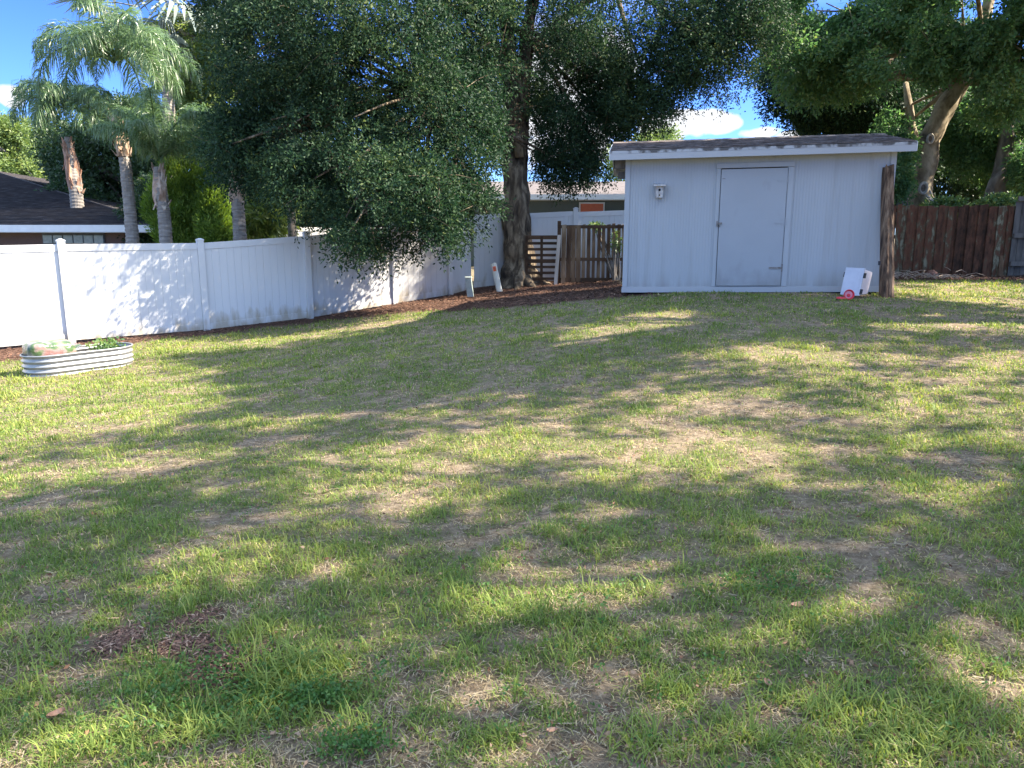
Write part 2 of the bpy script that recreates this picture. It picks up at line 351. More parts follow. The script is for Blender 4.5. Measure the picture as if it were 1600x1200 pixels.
gx = axis(-13, 14, .12, 900); gy = axis(-2, 24, .12, 900)
XX, YY = np.meshgrid(gx, gy); ZZ = hz(XX, YY)
near = (np.abs(XX) < 14) & (YY > -2) & (YY < 24)
ZZ = ZZ + np.where(near, (fbm(XX * 1.1, YY * 1.1, 40) - .5) * .07 + (fbm(XX * 4, YY * 4, 50, 2) - .5) * .025, 0)
V = np.c_[XX.ravel(), YY.ravel(), ZZ.ravel()]
nx, ny = len(gx), len(gy); ii = (np.arange(ny - 1)[:, None] * nx + np.arange(nx - 1)[None]).ravel()
Fq = np.c_[ii, ii + 1, ii + nx + 1, ii + nx]
def gz_fine(x, y):
    return hz(x, y) + (fbm(x * 1.1, y * 1.1, 40) - .5) * .07 + (fbm(x * 4, y * 4, 50, 2) - .5) * .025
def groundmat():
    m, n, l, b = newmat('sandy_soil_and_thatch'); tc = n.new('ShaderNodeTexCoord')
    def nz(s, d=8, ro=.6):
        q = n.new('ShaderNodeTexNoise'); q.inputs['Scale'].default_value = s; q.inputs['Detail'].default_value = d; q.inputs['Roughness'].default_value = ro
        l.new(tc.outputs['Object'], q.inputs[0]); return q
    a = nz(16, 12, .82); r = ramp(n, [(.34, (.07, .05, .034)), (.46, (.20, .15, .10)), (.56, (.31, .24, .17)), (.7, (.42, .34, .25))]); l.new(a.outputs[0], r.inputs[0])
    g = nz(14, 8, .75); r3 = ramp(n, [(.35, (.05, .07, .025)), (.6, (.12, .14, .055)), (.75, (.20, .18, .10))]); l.new(g.outputs[0], r3.inputs[0])
    mu = nz(22, 8, .7); r2 = ramp(n, [(.35, (.035, .022, .016)), (.5, (.10, .055, .04)), (.65, (.2, .12, .085))]); l.new(mu.outputs[0], r2.inputs[0])
    ab = n.new('ShaderNodeAttribute'); ab.attribute_name = 'bare'; am = n.new('ShaderNodeAttribute'); am.attribute_name = 'mulch'
    m1 = n.new('ShaderNodeMix'); m1.data_type = 'RGBA'; l.new(ab.outputs['Fac'], m1.inputs[0]); l.new(r3.outputs[0], m1.inputs[6]); l.new(r.outputs[0], m1.inputs[7])
    m2 = n.new('ShaderNodeMix'); m2.data_type = 'RGBA'; l.new(am.outputs['Fac'], m2.inputs[0]); l.new(m1.outputs[2], m2.inputs[6]); l.new(r2.outputs[0], m2.inputs[7])
    l.new(m2.outputs[2], b.inputs['Base Color']); b.inputs['Roughness'].default_value = 1; b.inputs['Specular IOR Level'].default_value = .1
    bn = nz(45, 8, .8); bp = n.new('ShaderNodeBump'); bp.inputs['Strength'].default_value = 1; bp.inputs['Distance'].default_value = .03
    l.new(bn.outputs[0], bp.inputs['Height']); l.new(bp.outputs[0], b.inputs['Normal']); return m
bare_a = np.clip(bareness(XX.ravel(), YY.ravel()) * 1.0 + .5, 0, 1)
o = mesh_np('ground', V, Fq, groundmat(), attrs={'bare': bare_a, 'mulch': mulch_amt(XX.ravel(), YY.ravel())}, smooth=True)
tag(o, kind='structure')

# ------------------------------------------------------------------ garden shed
UP = np.array([0, 0, 1.0])
SL, SR = U(972, 457, 14.04), U(1372, 456, 13.35)
SLt, SRt = U(972, 250, 14.04), U(1390, 238, 13.35)
sx = unit([SR[0] - SL[0], SR[1] - SL[1], 0]); sy = np.array([-sx[1], sx[0], 0])     # along the front, and towards the back
W = np.linalg.norm((SR - SL)[:2]); W2 = 4.68
def S(u, t, v):
    """shed point: u metres along the front, t metres back, v 0..1 up the wall"""
    f = u / W; b = SL + (SR - SL) * f; b = SL[:2] + sx[:2] * u
    z0 = SL[2] + (SR[2] - SL[2]) * f; z1 = SLt[2] + (SRt[2] - SLt[2]) * f
    return np.array([b[0], b[1], z0 + (z1 - z0) * v]) + sy * t
shed = empty('garden_shed', S(W / 2, 0, 0), 'pale grey painted wooden shed with one plain door under a low brown shingle roof', 'shed')
WR = W + .10; DP = 2.9
def lowattr(v, z0, hgt): return [max(0, 1 - (q[2] - z0) / hgt) for q in v]
mb = MB()
g = .0508; cols = []
u = 0
while u < WR - 1e-6:
    u1 = min(u + g, WR); cols += [(u, 0), (u1 - .010, 0), (u1 - .008, .0032), (u1 - .002, .0032)]; u = u1
cols.append((WR, 0))
vs = []; lw = []
NV = 12
for (uu, tt) in cols:
    for k in range(NV + 1): vs.append(S(uu, tt, 1.045 * k / NV)); lw.append(max(0, 1 - k / NV / .12) * .9)
fs = [(i * (NV + 1) + k, (i + 1) * (NV + 1) + k, (i + 1) * (NV + 1) + k + 1, i * (NV + 1) + k + 1) for i in range(len(cols) - 1) for k in range(NV)]
mb.add(vs, fs, low=lw)
mb.build('front_wall', M['shed'], shed)
def quadbox(mb, u0, u1, t0, t1, v0, v1):
    mb.hexa([S(u0, t0, v0), S(u1, t0, v0), S(u1, t1, v0), S(u0, t1, v0)], [S(u0, t0, v1), S(u1, t0, v1), S(u1, t1, v1), S(u0, t1, v1)])
mb = MB(); quadbox(mb, .004, .04, .012, DP, 0, 1.045); mb.build('side_wall', M['shed'], shed)
mb = MB(); quadbox(mb, WR - .04, WR - .004, .012, DP, 0, 1.045); mb.build('side_wall', M['shed'], shed)
mb = MB(); quadbox(mb, .045, WR - .045, DP - .04, DP - .002, 0, 1.045); mb.build('back_wall', M['shed'], shed)
mb = MB(); quadbox(mb, -.012, WR + .012, -.022, -.002, .0, .042); mb.build('bottom_trim', M['fasciaold'], shed, bevel=.003)
for ua_, ub_ in ((.0, .085), (WR - .09, WR)):
    mb = MB(); quadbox(mb, ua_, ub_, -.016, -.001, .044, 1.03); mb.build('corner_trim', M['shed'], shed)
mb = MB(); quadbox(mb, .1, WR - .1, .1, DP - .1, -.09, 0); mb.build('underfloor_shade', M['hole_shade'], shed)  # near black block put under the floor for the shade of the gap
# gables under the roof
RIDGE_T = 1.45
RZ = .265
def Rf(u, t, dz=0):
    """point on the roof plane"""
    zt = S(u, 0, 1)[2] + .13; h = RZ * (1 - abs(t - RIDGE_T) / RIDGE_T)
    p = S(u, t, 1); return np.array([p[0], p[1], zt + h + dz])
OL, OR_, OF = .27, .20, .30
for uu in (.004, WR - .044):
    mb = MB()
    a = [S(uu, .012, 1.045), S(uu, DP, 1.045), Rf(uu, RIDGE_T, -.03)]; b2 = [p + sx * .036 for p in a]
    mb.add(a + b2, [(0, 1, 2), (5, 4, 3), (0, 3, 4, 1), (1, 4, 5, 2), (2, 5, 3, 0)]); mb.build('gable', M['shed'], shed)
# shingle roof: overlapping courses
mb = MB(); NC = 9
rnd = random.Random(3)
for side in (0, 1):
    for c in range(NC):
        t_a = -OF + (RIDGE_T + OF) * c / NC; t_b = -OF + (RIDGE_T + OF) * (c + 1) / NC + .01
        if side: t_a, t_b = 2 * RIDGE_T - t_a, 2 * RIDGE_T - t_b
        uu = -OL - rnd.random() * .1; u_start = -OL
        while uu < WR + OR_:
            ua, ub = max(uu, -OL), min(uu + .30, WR + OR_); uu += .30
            if ub <= ua: continue
            j = rnd.uniform(0, .006)
            q = [Rf(ua, t_a, .028 + j), Rf(ub - .004, t_a, .028 + j), Rf(ub - .004, t_b, .014), Rf(ua, t_b, .014)]
            lo = [p - UP * .014 for p in q]
            mb.hexa(lo, q)
for uu in np.arange(-OL, WR + OR_, .3):   # ridge caps
    ub = min(uu + .31, WR + OR_); 
    q = [Rf(uu, RIDGE_T - .13, .034), Rf(ub, RIDGE_T - .13, .03), Rf(ub, RIDGE_T, .045), Rf(uu, RIDGE_T, .05)]
    mb.hexa([p - UP * .012 for p in q], q)
    q = [Rf(uu, RIDGE_T, .05), Rf(ub, RIDGE_T, .045), Rf(ub, RIDGE_T + .13, .03), Rf(uu, RIDGE_T + .13, .034)]
    mb.hexa([p - UP * .012 for p in q], q)
roof = mb.build('shingle_roof', M['shingle'], shed)
mb = MB()
for (ta, tb) in ((-OF + .02, RIDGE_T), (RIDGE_T, 2 * RIDGE_T + OF - .02)):
    q = [Rf(-OL + .02, ta, -.002), Rf(WR + OR_ - .02, ta, -.002), Rf(WR + OR_ - .02, tb, -.002), Rf(-OL + .02, tb, -.002)]
    mb.hexa([p - UP * .014 for p in q], q)
mb.build('roof_deck', M['shed'], shed)
mb = MB()
def board(mb, a, b, h, th, out, **k):
    """a..b top edge of a board hanging down h, th thick along out"""
    a = np.array(a, float); b = np.array(b, float); o_ = np.array(out, float) * th; d = UP * h
    mb.hexa([a - d, b - d, b - d + o_, a - d + o_], [a, b, b + o_, a + o_])
NB = 40
fa, fb = Rf(-OL, -OF, .008), Rf(WR + OR_, -OF, .008)
vs = []; fs = []; lw = []
for i in range(NB + 1):
    p = fa + (fb - fa) * i / NB
    for (dz, do, l_) in ((0, .02, 1), (-.05, .02, .75), (-.05, .014, .2), (-.056, .014, .2), (-.056, .02, 0), (-.155, .02, 0), (-.155, 0, 0), (0, 0, 1)):
        vs.append(p + UP * dz - sy * do); lw.append(l_)
fs = [(i * 8 + k, i * 8 + (k + 1) % 8, (i + 1) * 8 + (k + 1) % 8, (i + 1) * 8 + k) for i in range(NB) for k in range(8)] + [tuple(range(8))[::-1], tuple(NB * 8 + k for k in range(8))]
mb.add(vs, fs, low=lw); mb.build('front_fascia', M['fasciaold'], shed)
mb = MB(); board(mb, Rf(-OL, 2 * RIDGE_T + OF, .008), Rf(WR + OR_, 2 * RIDGE_T + OF, .008), .155, .02, sy); mb.build('back_fascia', M['fascia'], shed)
for uu, out in ((-OL, -sx), (WR + OR_, sx)):
    mb = MB()
    for ta, tb in ((-OF, RIDGE_T), (RIDGE_T, 2 * RIDGE_T + OF)): board(mb, Rf(uu, ta, .010), Rf(uu, tb, .010), .15, .02, out)
    mb.build('rake_board', M['fascia'], shed)
# lookout blocks under the left eave
for ta_ in (.10, 2.6):
    mb = MB(); quadbox(mb, -OL + .08, -.004, ta_, ta_ + .06, .925, .985); mb.build('eave_return', M['greybark'], shed)
# door, frame, hardware
def uof(px, v=.5):  # metres along the front for a photo pixel column at wall height v
    lo, hi = -1, 6
    for _ in range(40):
        mid = (lo + hi) / 2; p = S(mid, 0, v); c = p - np.array([0, 0, EYE]); d = c[1] * cp - c[2] * sp_
        if 800 + F * c[0] / d < px: lo = mid
        else: hi = mid
    return lo
dl, dr = uof(1123), uof(1225); fl_, fr_ = uof(1116), uof(1233)
mb = MB(); quadbox(mb, dl, dr, -.045, -.012, .050, .893)
vv = [max(0, 1 - 0) for _ in mb.v]
door = MB(); nU, nVv = 8, 14; vs = []; lw = []
for j in range(nVv + 1):
    for i in range(nU + 1):
        vs.append(S(dl + (dr - dl) * i / nU, -.042 - .0035 * math.sin(i * 1.1 + j * .9) * math.sin(j * .7), .050 + .843 * j / nVv)); lw.append(max(0, .8 - j / nVv * 3) + (.25 if i == nU else 0))
fs = [(j * (nU + 1) + i, j * (nU + 1) + i + 1, (j + 1) * (nU + 1) + i + 1, (j + 1) * (nU + 1) + i) for j in range(nVv) for i in range(nU)]
door.add(vs, fs, low=lw)
quadbox(door, dl + .002, dr - .002, -.036, -.012, .0505, .8925)
dob = door.build('door', M['sheddoor'], shed)
mb = MB(); quadbox(mb, fl_, dl - .008, -.024, -.003, .044, .9); quadbox(mb, dr + .012, fr_ + .02, -.026, -.003, .044, .9)
quadbox(mb, fl_ - .01, fr_ + .03, -.028, -.003, .902, .936); mb.build('door_frame', M['shed'], shed, bevel=.003)
mb = MB(); quadbox(mb, dl - .007, dl, -.010, -.002, .05, .9); mb.build('door_gap_shade', M['hole_shade'], dob)  # dark strips painted for the jamb shadow beside and above the door
mb = MB(); quadbox(mb, dl + .001, dr - .001, -.010, -.002, .894, .9005); mb.build('door_gap_shade', M['hole_shade'], dob)
mb = MB(); quadbox(mb, dl - .03, dl + .05, -.056, -.044, .50, .515); quadbox(mb, dl - .045, dl - .02, -.05, -.026, .485, .525); mb.tube([S(dl + .01, -.055, .505), S(dl + .01, -.085, .495), S(dl + .01, -.06, .48)], .007, 6); mb.build('latch', M['rust'], dob)
for v0 in (.80, .50, .17):
    mb = MB(); quadbox(mb, dr - (.22 if v0 < .3 else .16), dr + .01, -.049, -.046, v0, v0 + .016); mb.tube([S(dr + .006, -.05, v0 - .018), S(dr + .006, -.05, v0 + .036)], .009, 6); mb.build('hinge', M['sheddoor'] if v0 > .3 else M['rust'], dob)
mb = MB(); quadbox(mb, dl + .02, dl + .07, -.047, -.044, .825, .829); mb.build('scratch', M['rust'], dob)

# ------------------------------------------------------------------ birdhouse on the shed
bu = uof(1030, .75); c0 = S(bu, -.09, .70)
bh = empty('birdhouse', c0 - UP * .02, 'small weathered wooden birdhouse hung on the shed wall left of its door', 'birdhouse')
ax = [sx, sy, UP]
mb = MB(); h_ = .20
mb.hexa([c0 + sx * a * .062 + sy * b_ * .06 - UP * .0 for a, b_ in ((-1, -.8), (1, -.8), (1, 1), (-1, 1))], [c0 + sx * a * .07 + sy * b_ * .075 + UP * h_ for a, b_ in ((-1, -.9), (1, -.9), (1, .85), (-1, .85))])
bx = mb.build('nest_box', M['birdhouse'], bh, bevel=.003)
mb = MB(); mb.hexa([c0 + sx * a * .105 + sy * b_ + UP * z for a, b_, z in ((-1, -.13, h_ - .004), (1, -.13, h_ - .004), (1, .085, h_ + .03), (-1, .085, h_ + .03))], [c0 + sx * a * .105 + sy * b_ + UP * z for a, b_, z in ((-1, -.13, h_ + .02), (1, -.13, h_ + .02), (1, .085, h_ + .055), (-1, .085, h_ + .055))])
mb.build('lid', M['birdhouse'], bh, bevel=.003)
mb = MB(); p = c0 + UP * .135 - sy * .066; mb.tube([p, p + sy * .01], .021, 14); mb.build('entrance_hole', M['hole_shade'], bx)
mb = MB(); p = c0 + UP * .045 - sy * .058; mb.tube([p, p + sy * .01], .011, 10); mb.build('knot_hole', M['hole_shade'], bx)
mb = MB(); p = c0 + UP * .09 - sy * .06; mb.tube([p, p - sy * .06], .006, 8); mb.build('perch', M['birdhouse'], bh)

# ------------------------------------------------------------------ rough timber post leaning by the shed
pb, pt = U(1385, 466, 12.95), U(1387, 263, 12.95)
post = empty('timber_post', [pb[0], pb[1], pb[2]], 'tall rough split timber post standing at the right corner of the shed', 'post')
mb = MB()
N = 26; vs = []; n = 16
for i in range(N):
    f = i / (N - 1); c = pb + (pt - pb) * f; w = .116 * (1 - f) + .08 * f; dd = .10
    for k in range(n):
        a = 2 * math.pi * k / n; ca, sa = math.cos(a), math.sin(a); s4 = (abs(ca) ** 3.2 + abs(sa) ** 3.2) ** (-1 / 3.2)
        r_ = 1 + .06 * mnoise.noise(Vector((ca * 2.5, sa * 2.5, f * 2))) + (-.07 if k in (3, 9, 12) else 0)
        top = .09 * (mnoise.noise(Vector((ca * 2, sa * 2, 5))) + .2) * f ** 8 + (.05 * f ** 8 if ca > .3 else 0)
        vs.append(c + np.array([ca * s4 * w * r_, sa * s4 * dd * r_, top]))
fs = [(i * n + k, i * n + (k + 1) % n, (i + 1) * n + (k + 1) % n, (i + 1) * n + k) for i in range(N - 1) for k in range(n)] + [tuple((N - 1) * n + k for k in range(n))]
mb.add(vs, fs); mb.build('timber', M['post'], post, smooth=False)
mb = MB(); p = U(1374, 411, 12.8); mb.box(p, (.035, .02, .07)); mb.build('bracket', M['black'], post)

# ------------------------------------------------------------------ storage bin and red things beside the shed
bc = U(1328, 460, 12.85); bc[2] = hz1(bc[0], bc[1]) 
tl = R(12); bxx = np.array([math.cos(tl), 0, -math.sin(tl)]); bzz = np.array([math.sin(tl), 0, math.cos(tl)]); byy = np.array([0, 1.0, 0])
rot = R(-72); Rz = np.array([[math.cos(rot), -math.sin(rot), 0], [math.sin(rot), math.cos(rot), 0], [0, 0, 1]])
bxx, byy, bzz = Rz @ bxx, Rz @ byy, unit(np.array([.13, -.02, 1])); bxx = unit(bxx - bzz * bxx @ bzz); byy = np.cross(bzz, bxx)
bin_ = empty('storage_bin', bc, 'clear plastic storage bin stood on end against the foot of the shed', 'storage bin')
def B(a, b_, c): return bc + bxx * a + byy * b_ + bzz * (c + .045)
# lid faces front-left (-y side), tub tapers towards the back
mb = MB(); f4 = [B(-.155, 0, 0), B(.155, 0, 0), B(.155, 0, .44), B(-.155, 0, .44)]; k4 = [B(-.125, .32, .03), B(.125, .32, .03), B(.125, .32, .41), B(-.125, .32, .41)]
mb.hexa(f4, k4); mb.build('tub', M['clear'], bin_, bevel=.02)
mb = MB(); mb.hexa([B(-.17, -.028, -.012), B(.17, -.028, -.012), B(.17, .0, -.012), B(-.17, .0, -.012)], [B(-.17, -.028, .452), B(.17, -.028, .452), B(.17, .0, .452), B(-.17, .0, .452)])
mb.hexa([B(-.14, -.036, .02), B(.14, -.036, .02), B(.14, -.028, .02), B(-.14, -.028, .02)], [B(-.14, -.036, .42), B(.14, -.036, .42), B(.14, -.028, .42), B(-.14, -.028, .42)])
mb.build('bin_lid', M['binlid'], bin_, bevel=.006)
for (a, c) in ((-.178, .33), (.178, .33), (.178, .06)):
    mb = MB(); mb.box(B(a, .005, c), (.022, .06, .085), (bxx, byy, bzz)); mb.build('latch', M['black'], bin_, bevel=.004)
rc = U(1327, 455, 12.45); rc[2] = hz1(rc[0], rc[1]) + .085
cup = empty('red_cup', [rc[0], rc[1], rc[2] - .085], 'round red plastic cup lying in front of the clear bin', 'cup')
mb = MB(); d_ = unit([-.15, -1, .1]); w1 = unit(np.cross(d_, UP)); w2 = np.cross(w1, d_)
prof = [(.066, .07), (.072, .03), (.082, .0), (.085, -.012), (.078, -.016), (.07, -.004), (.06, .02)]
vs = []; n = 24
for r_, t_ in prof:
    for k in range(n): a = 2 * math.pi * k / n; vs.append(rc + w1 * math.cos(a) * r_ + w2 * math.sin(a) * r_ + d_ * (-t_))
fs = [(i * n + k, i * n + (k + 1) % n, (i + 1) * n + (k + 1) % n, (i + 1) * n + k) for i in range(len(prof) - 1) for k in range(n)] + [tuple(range(n))]
mb.add(vs, fs); mb.build('cup_body', M['red'], cup, smooth=True)
mb = MB(); mb.tube([rc - d_ * .025, rc - d_ * .018], .062, 20); mb.build('inner_disc', M['pink'], cup)
mb = MB(); mb.tube([rc - d_ * .018 - w2 * .012, rc + d_ * .012 - w2 * .012], [.03, .02], 12); mb.build('knob', M['red'], cup)
rc = U(1315, 459, 12.5); z_ = hz1(rc[0], rc[1]); mb = MB(); mb.tube([[rc[0], rc[1], z_ + .012], [rc[0], rc[1], z_ + .03], [rc[0], rc[1], z_ + .04]], [.08, .075, .06], 20)
tag(mb.build('plastic_saucer', M['red'], None), 'flat red plastic saucer lying on the ground left of the red cup', 'saucer')

# ------------------------------------------------------------------ white vinyl fence on the left
fence = empty('vinyl_fence', FENCE_PTS[3], 'long white vinyl privacy fence running along the left side of the lawn', 'fence')
HF = 1.83
def vinyl_panel(a, b, root, hgt=HF, side=None, stain=1.0):
    """one section between the ground points a and b; a,b are at the foot"""
    a = np.array(a, float); b = np.array(b, float); d = b - a; L = np.linalg.norm(d[:2]); dx = unit([d[0], d[1], 0]); dn = np.array([dx[1], -dx[0], 0])
    def Q(u, t, z): f = u / L; p = a + d * f; return np.array([p[0], p[1], p[2] + z]) + dn * t
    mb = MB(); n = max(1, int(L / .152)); vs = []; lw = []; NVV = 10
    uu = [];
    for i in range(n):
        u0 = .06 + (L - .12) * i / n; u1 = .06 + (L - .12) * (i + 1) / n
        uu += [(u0, .011), (u1 - .006, .011), (u1 - .004, .006), (u1 - .002, .006)]
    for (u, t) in uu:
        for k in range(NVV + 1):
            z = .14 + (hgt - .26) * k / NVV; vs.append(Q(u, t, z)); lw.append(stain * max(0, 1 - (z - .14) / .45))
    fs = [(i * (NVV + 1) + k, (i + 1) * (NVV + 1) + k, (i + 1) * (NVV + 1) + k + 1, i * (NVV + 1) + k + 1) for i in range(len(uu) - 1) for k in range(NVV)]
    mb.add(vs, fs, low=lw)
    q = len(mb.v); vs = [Q(.06, -.011, .14), Q(L - .06, -.011, .14), Q(L - .06, -.011, hgt - .12), Q(.06, -.011, hgt - .12)]
    mb.add(vs, [(3, 2, 1, 0)], low=[0] * 4)
    mb.build('panel', M['vinyl'], root)
    for (z0, z1, nm, l0, l1) in ((.03, .16, 'bottom_rail', 1.15, .85), (hgt - .13, hgt, 'top_rail', 0, 0)):
        mb = MB(); vs = []; lw = []
        for k in range(9):
            u = .055 + (L - .11) * k / 8
            vs += [Q(u, .025, z0), Q(u, -.025, z0), Q(u, -.025, z1), Q(u, .025, z1)]; lw += [l0 * stain, l0 * stain, l1 * stain, l1 * stain]
        fs = [(i * 4 + k, i * 4 + (k + 1) % 4, (i + 1) * 4 + (k + 1) % 4, (i + 1) * 4 + k) for i in range(8) for k in range(4)] + [(0, 1, 2, 3), (35, 34, 33, 32)]
        mb.add(vs, fs, low=lw); mb.build(nm, M['vinyl'], root)
def vinyl_post(p, dx, root, hgt=HF + .05, stain=1.0):
    p = np.array(p, float); dx = unit([dx[0], dx[1], 0]); dn = np.array([dx[1], -dx[0], 0]); s = .064
    mb = MB(); vs = []; lw = []
    for z in (-.1, .1, .3, .6, hgt):
        for a, b_ in ((-1, -1), (1, -1), (1, 1), (-1, 1)): vs.append(p + dx * a * s + dn * b_ * s + UP * z); lw.append(stain * max(0, 1.1 - z / .5))
    fs = [(i * 4 + k, i * 4 + (k + 1) % 4, (i + 1) * 4 + (k + 1) % 4, (i + 1) * 4 + k) for i in range(4) for k in range(4)] + [(16, 17, 18, 19)]
    mb.add(vs, fs, low=lw); po = mb.build('post', M['vinyl'], root)
    mb = MB(); c = p + UP * hgt; k = .072
    base = [c + dx * a * k + dn * b_ * k for a, b_ in ((-1, -1), (1, -1), (1, 1), (-1, 1))]; mid = [q + UP * .022 for q in base]
    top = [c + dx * a * .02 + dn * b_ * .02 + UP * .05 for a, b_ in ((-1, -1), (1, -1), (1, 1), (-1, 1))]
    mb.add(base + mid + top, [(3, 2, 1, 0), (0, 1, 5, 4), (1, 2, 6, 5), (2, 3, 7, 6), (3, 0, 4, 7), (4, 5, 9, 8), (5, 6, 10, 9), (6, 7, 11, 10), (7, 4, 8, 11), (8, 9, 10, 11)])
    mb.build('cap', M['vinyl'], po)
FP = [p for p in FENCE_PTS if True]
FP = [FP[0], FP[1] + (FP[2] - FP[1]) * .5] + FP[3:]
for i in range(len(FP) - 1):
    vinyl_panel(FP[i], FP[i + 1], fence)
for i in range(len(FP) - 1):
    dx = FP[min(i + 1, len(FP) - 1)] - FP[max(i - 1, 0)]
    vinyl_post(FP[i], dx, fence)
# fence line along the back, from behind the big tree to behind the shed
bf = empty('vinyl_fence', U(741, 447, 20.1), 'white vinyl fence with a rail passing behind the trunk of the big oak', 'fence')
bp_ = [U(738, 448, 19.95), U(812, 445, 20.65), U(898, 442, 20.8), U(985, 439, 20.9), U(1110, 437, 21), U(1230, 435, 21.2)]
for p in bp_: p[2] = hz1(p[0], p[1])
z_top = [EYE + .0305 * 19.95, 2.17, EYE + .0335 * 20.8, EYE + .0335 * 20.9, 2.25, 2.25]
for i in range(len(bp_) - 1):
    hh = (z_top[i] - bp_[i][2] + z_top[i + 1] - bp_[i + 1][2]) / 2
    vinyl_panel(bp_[i], bp_[i + 1], bf, hh, stain=.6)
for i in range(2, len(bp_)): vinyl_post(bp_[i], (1, 0), bf, z_top[i] - bp_[i][2] + .05, .6)
# a third vinyl fence seen over the first one
vf = empty('vinyl_fence', U(440, 420, 25), 'far white vinyl fence glimpsed behind palm trunks and over the long fence', 'fence')
pp = [U(165, 430, 24.5), U(280, 428, 25.5), U(372, 425, 26), U(452, 423, 26.5), U(535, 421, 27.5), U(620, 420, 28), U(700, 420, 28.5)]
for i in range(len(pp) - 1): vinyl_panel(pp[i], pp[i + 1], vf, 1.5, stain=.1)
for p in pp: vinyl_post(p, (1, .1), vf, 1.55, .1)

# ------------------------------------------------------------------ wooden fences at the back
def picket(p, w, hgt, th, dx, lean=0, jag=.02, rng_=random):
    dx = unit([dx[0], dx[1], 0]); dn = np.array([dx[1], -dx[0], 0]); mb = MB()
    t = np.array([lean * hgt * dx[0], lean * hgt * dx[1], 0]); j = rng_.uniform(-jag, jag)
    mb.hexa([p + dx * a * w / 2 + dn * b_ * th / 2 for a, b_ in ((-1, 1), (1, 1), (1, -1), (-1, -1))], [p + t + dx * a * w / 2 + dn * b_ * th / 2 + UP * (hgt + j + a * rng_.uniform(0, .01)) for a, b_ in ((-1, 1), (1, 1), (1, -1), (-1, -1))])
    return mb
rr = random.Random(5)
wf = empty('picket_fence', U(920, 440, 19.8), 'low weathered wooden fence panel of gapped boards between pallet gate and shed', 'fence')
a, b = U(876, 441, 19.75), U(992, 441, 19.9); zt = EYE + 19.8 * ((600 - 353) / F * cp - sp_)
gaps = 15
for i in range(gaps):
    f = (i + .5) / gaps; p = a + (b - a) * f; p[2] = hz1(p[0], p[1]) + .02
    w = .118 if i < 4 else .085; picket(p, w * rr.uniform(.93, 1.06), zt - p[2] + rr.uniform(-.02, .015) + .015 * f * 3, .018, (1, 0), rr.uniform(-.008, .008), .02, rr).build('picket', M['oldfence'], wf)
for z in (.03, .55, 1.38):
    mb = MB(); c = (a + b) / 2; mb.box([c[0], c[1] - .03, hz1(c[0], c[1]) + z + .03], (b[0] - a[0], .035, .085)); mb.build('rail', M['pallet'], wf)
mb = MB(); p = U(873, 441, 19.78); mb.box([p[0], p[1] + .03, p[2] + .76], (.09, .09, 1.62)); mb.build('post', M['pallet'], wf)
# horizontally slatted panel and the pale board leaning on it
pl = empty('pallet_gate', U(850, 443, 19.6), 'dark slatted wooden pallet standing between oak trunk and board fence', 'pallet')
a, b = U(822, 442, 19.62), U(872, 442, 19.62); z0 = hz1(a[0], a[1]); zt = EYE + 19.6 * ((600 - 369) / F * cp - sp_)
for i in range(9):
    z = z0 + .05 + (zt - z0 - .08) * i / 8; mb = MB(); mb.box([(a[0] + b[0]) / 2, a[1], z], (b[0] - a[0] + .05, .02, .07 if i not in (4, 8) else .1)); mb.build('slat', M['pallet'], pl)
for x_ in (a[0] + .01, (a[0] + b[0]) / 2 - .02, b[0] - .01):
    mb = MB(); mb.box([x_, a[1] - .03, (z0 + zt) / 2], (.07, .035, zt - z0)); mb.build('upright', M['pallet'], pl)
q0, q1 = U(868, 445, 19.4), U(874, 367, 19.2); mb = MB(); dxb = np.array([.045, 0, 0])
mb.hexa([q0 - dxb, q0 + dxb, q0 + dxb + [0, .03, 0], q0 - dxb + [0, .03, 0]], [q1 - dxb, q1 + dxb, q1 + dxb + [0, .03, 0], q1 - dxb + [0, .03, 0]])
tag(mb.build('leaning_board', M['barewood'], None), 'single pale bare board leaning upright against the dark pallet', 'board')
# red-stained fence on the right
rf = empty('picket_fence', U(1480, 432, 19.3), 'tall dark red stained picket fence with lichen, right of the shed', 'fence')
x0, x1 = 1300, 1580; nP = 36
for i in range(nP):
    px = x0 + (x1 - x0) * (i + .5) / nP; p = U(px, 433, 19.3); p[2] = hz1(p[0], p[1]) - .03
    ztp = EYE + 19.3 * ((600 - 322.5) / F * cp - sp_) + rr.uniform(-.02, .02)
    w = (x1 - x0) / nP / F * 19.3 * rr.choice([.98, 1.15, 1.1, 1.2, 1.04]); p[1] += (.012 if i % 2 else -.012)
    picket(p, w, ztp - p[2], .016, (1, 0), rr.uniform(-.012, .004) - .012 * (i < 14), .02, rr).build('picket', M['redfence'], rf)
for z in (.3, 1.0, 1.65):
    mb = MB(); a, b = U(x0, 433, 19.38), U(x1, 433, 19.38); c = (a + b) / 2; mb.box([c[0], c[1], hz1(c[0], c[1]) + z], (b[0] - a[0], .04, .09)); mb.build('rail', M['redfence'], rf)
q0, q1 = U(1563, 434, 19.2), U(1572, 322, 19.2); mb = MB(); dxb = np.array([.055, 0, 0])
mb.hexa([q0 - dxb, q0 + dxb, q0 + dxb + [0, .07, 0], q0 - dxb + [0, .07, 0]], [q1 - dxb, q1 + dxb, q1 + dxb + [0, .07, 0], q1 - dxb + [0, .07, 0]])
mb.build('post', M['oldfence'], rf)
gf = empty('picket_fence', U(1640, 433, 19.1), 'silver grey board fence section at the right edge, taller than the red one', 'fence')
for i in range(26):
    p = U(1578 + i * 9.2, 433, 19.25); p[2] = hz1(p[0], p[1]) - .03; ztp = EYE + 19.25 * ((600 - 315) / F * cp - sp_)
    picket(p, .143, ztp - p[2], .018, (1, 0), 0, .012, rr).build('picket', M['greyfence'], gf)
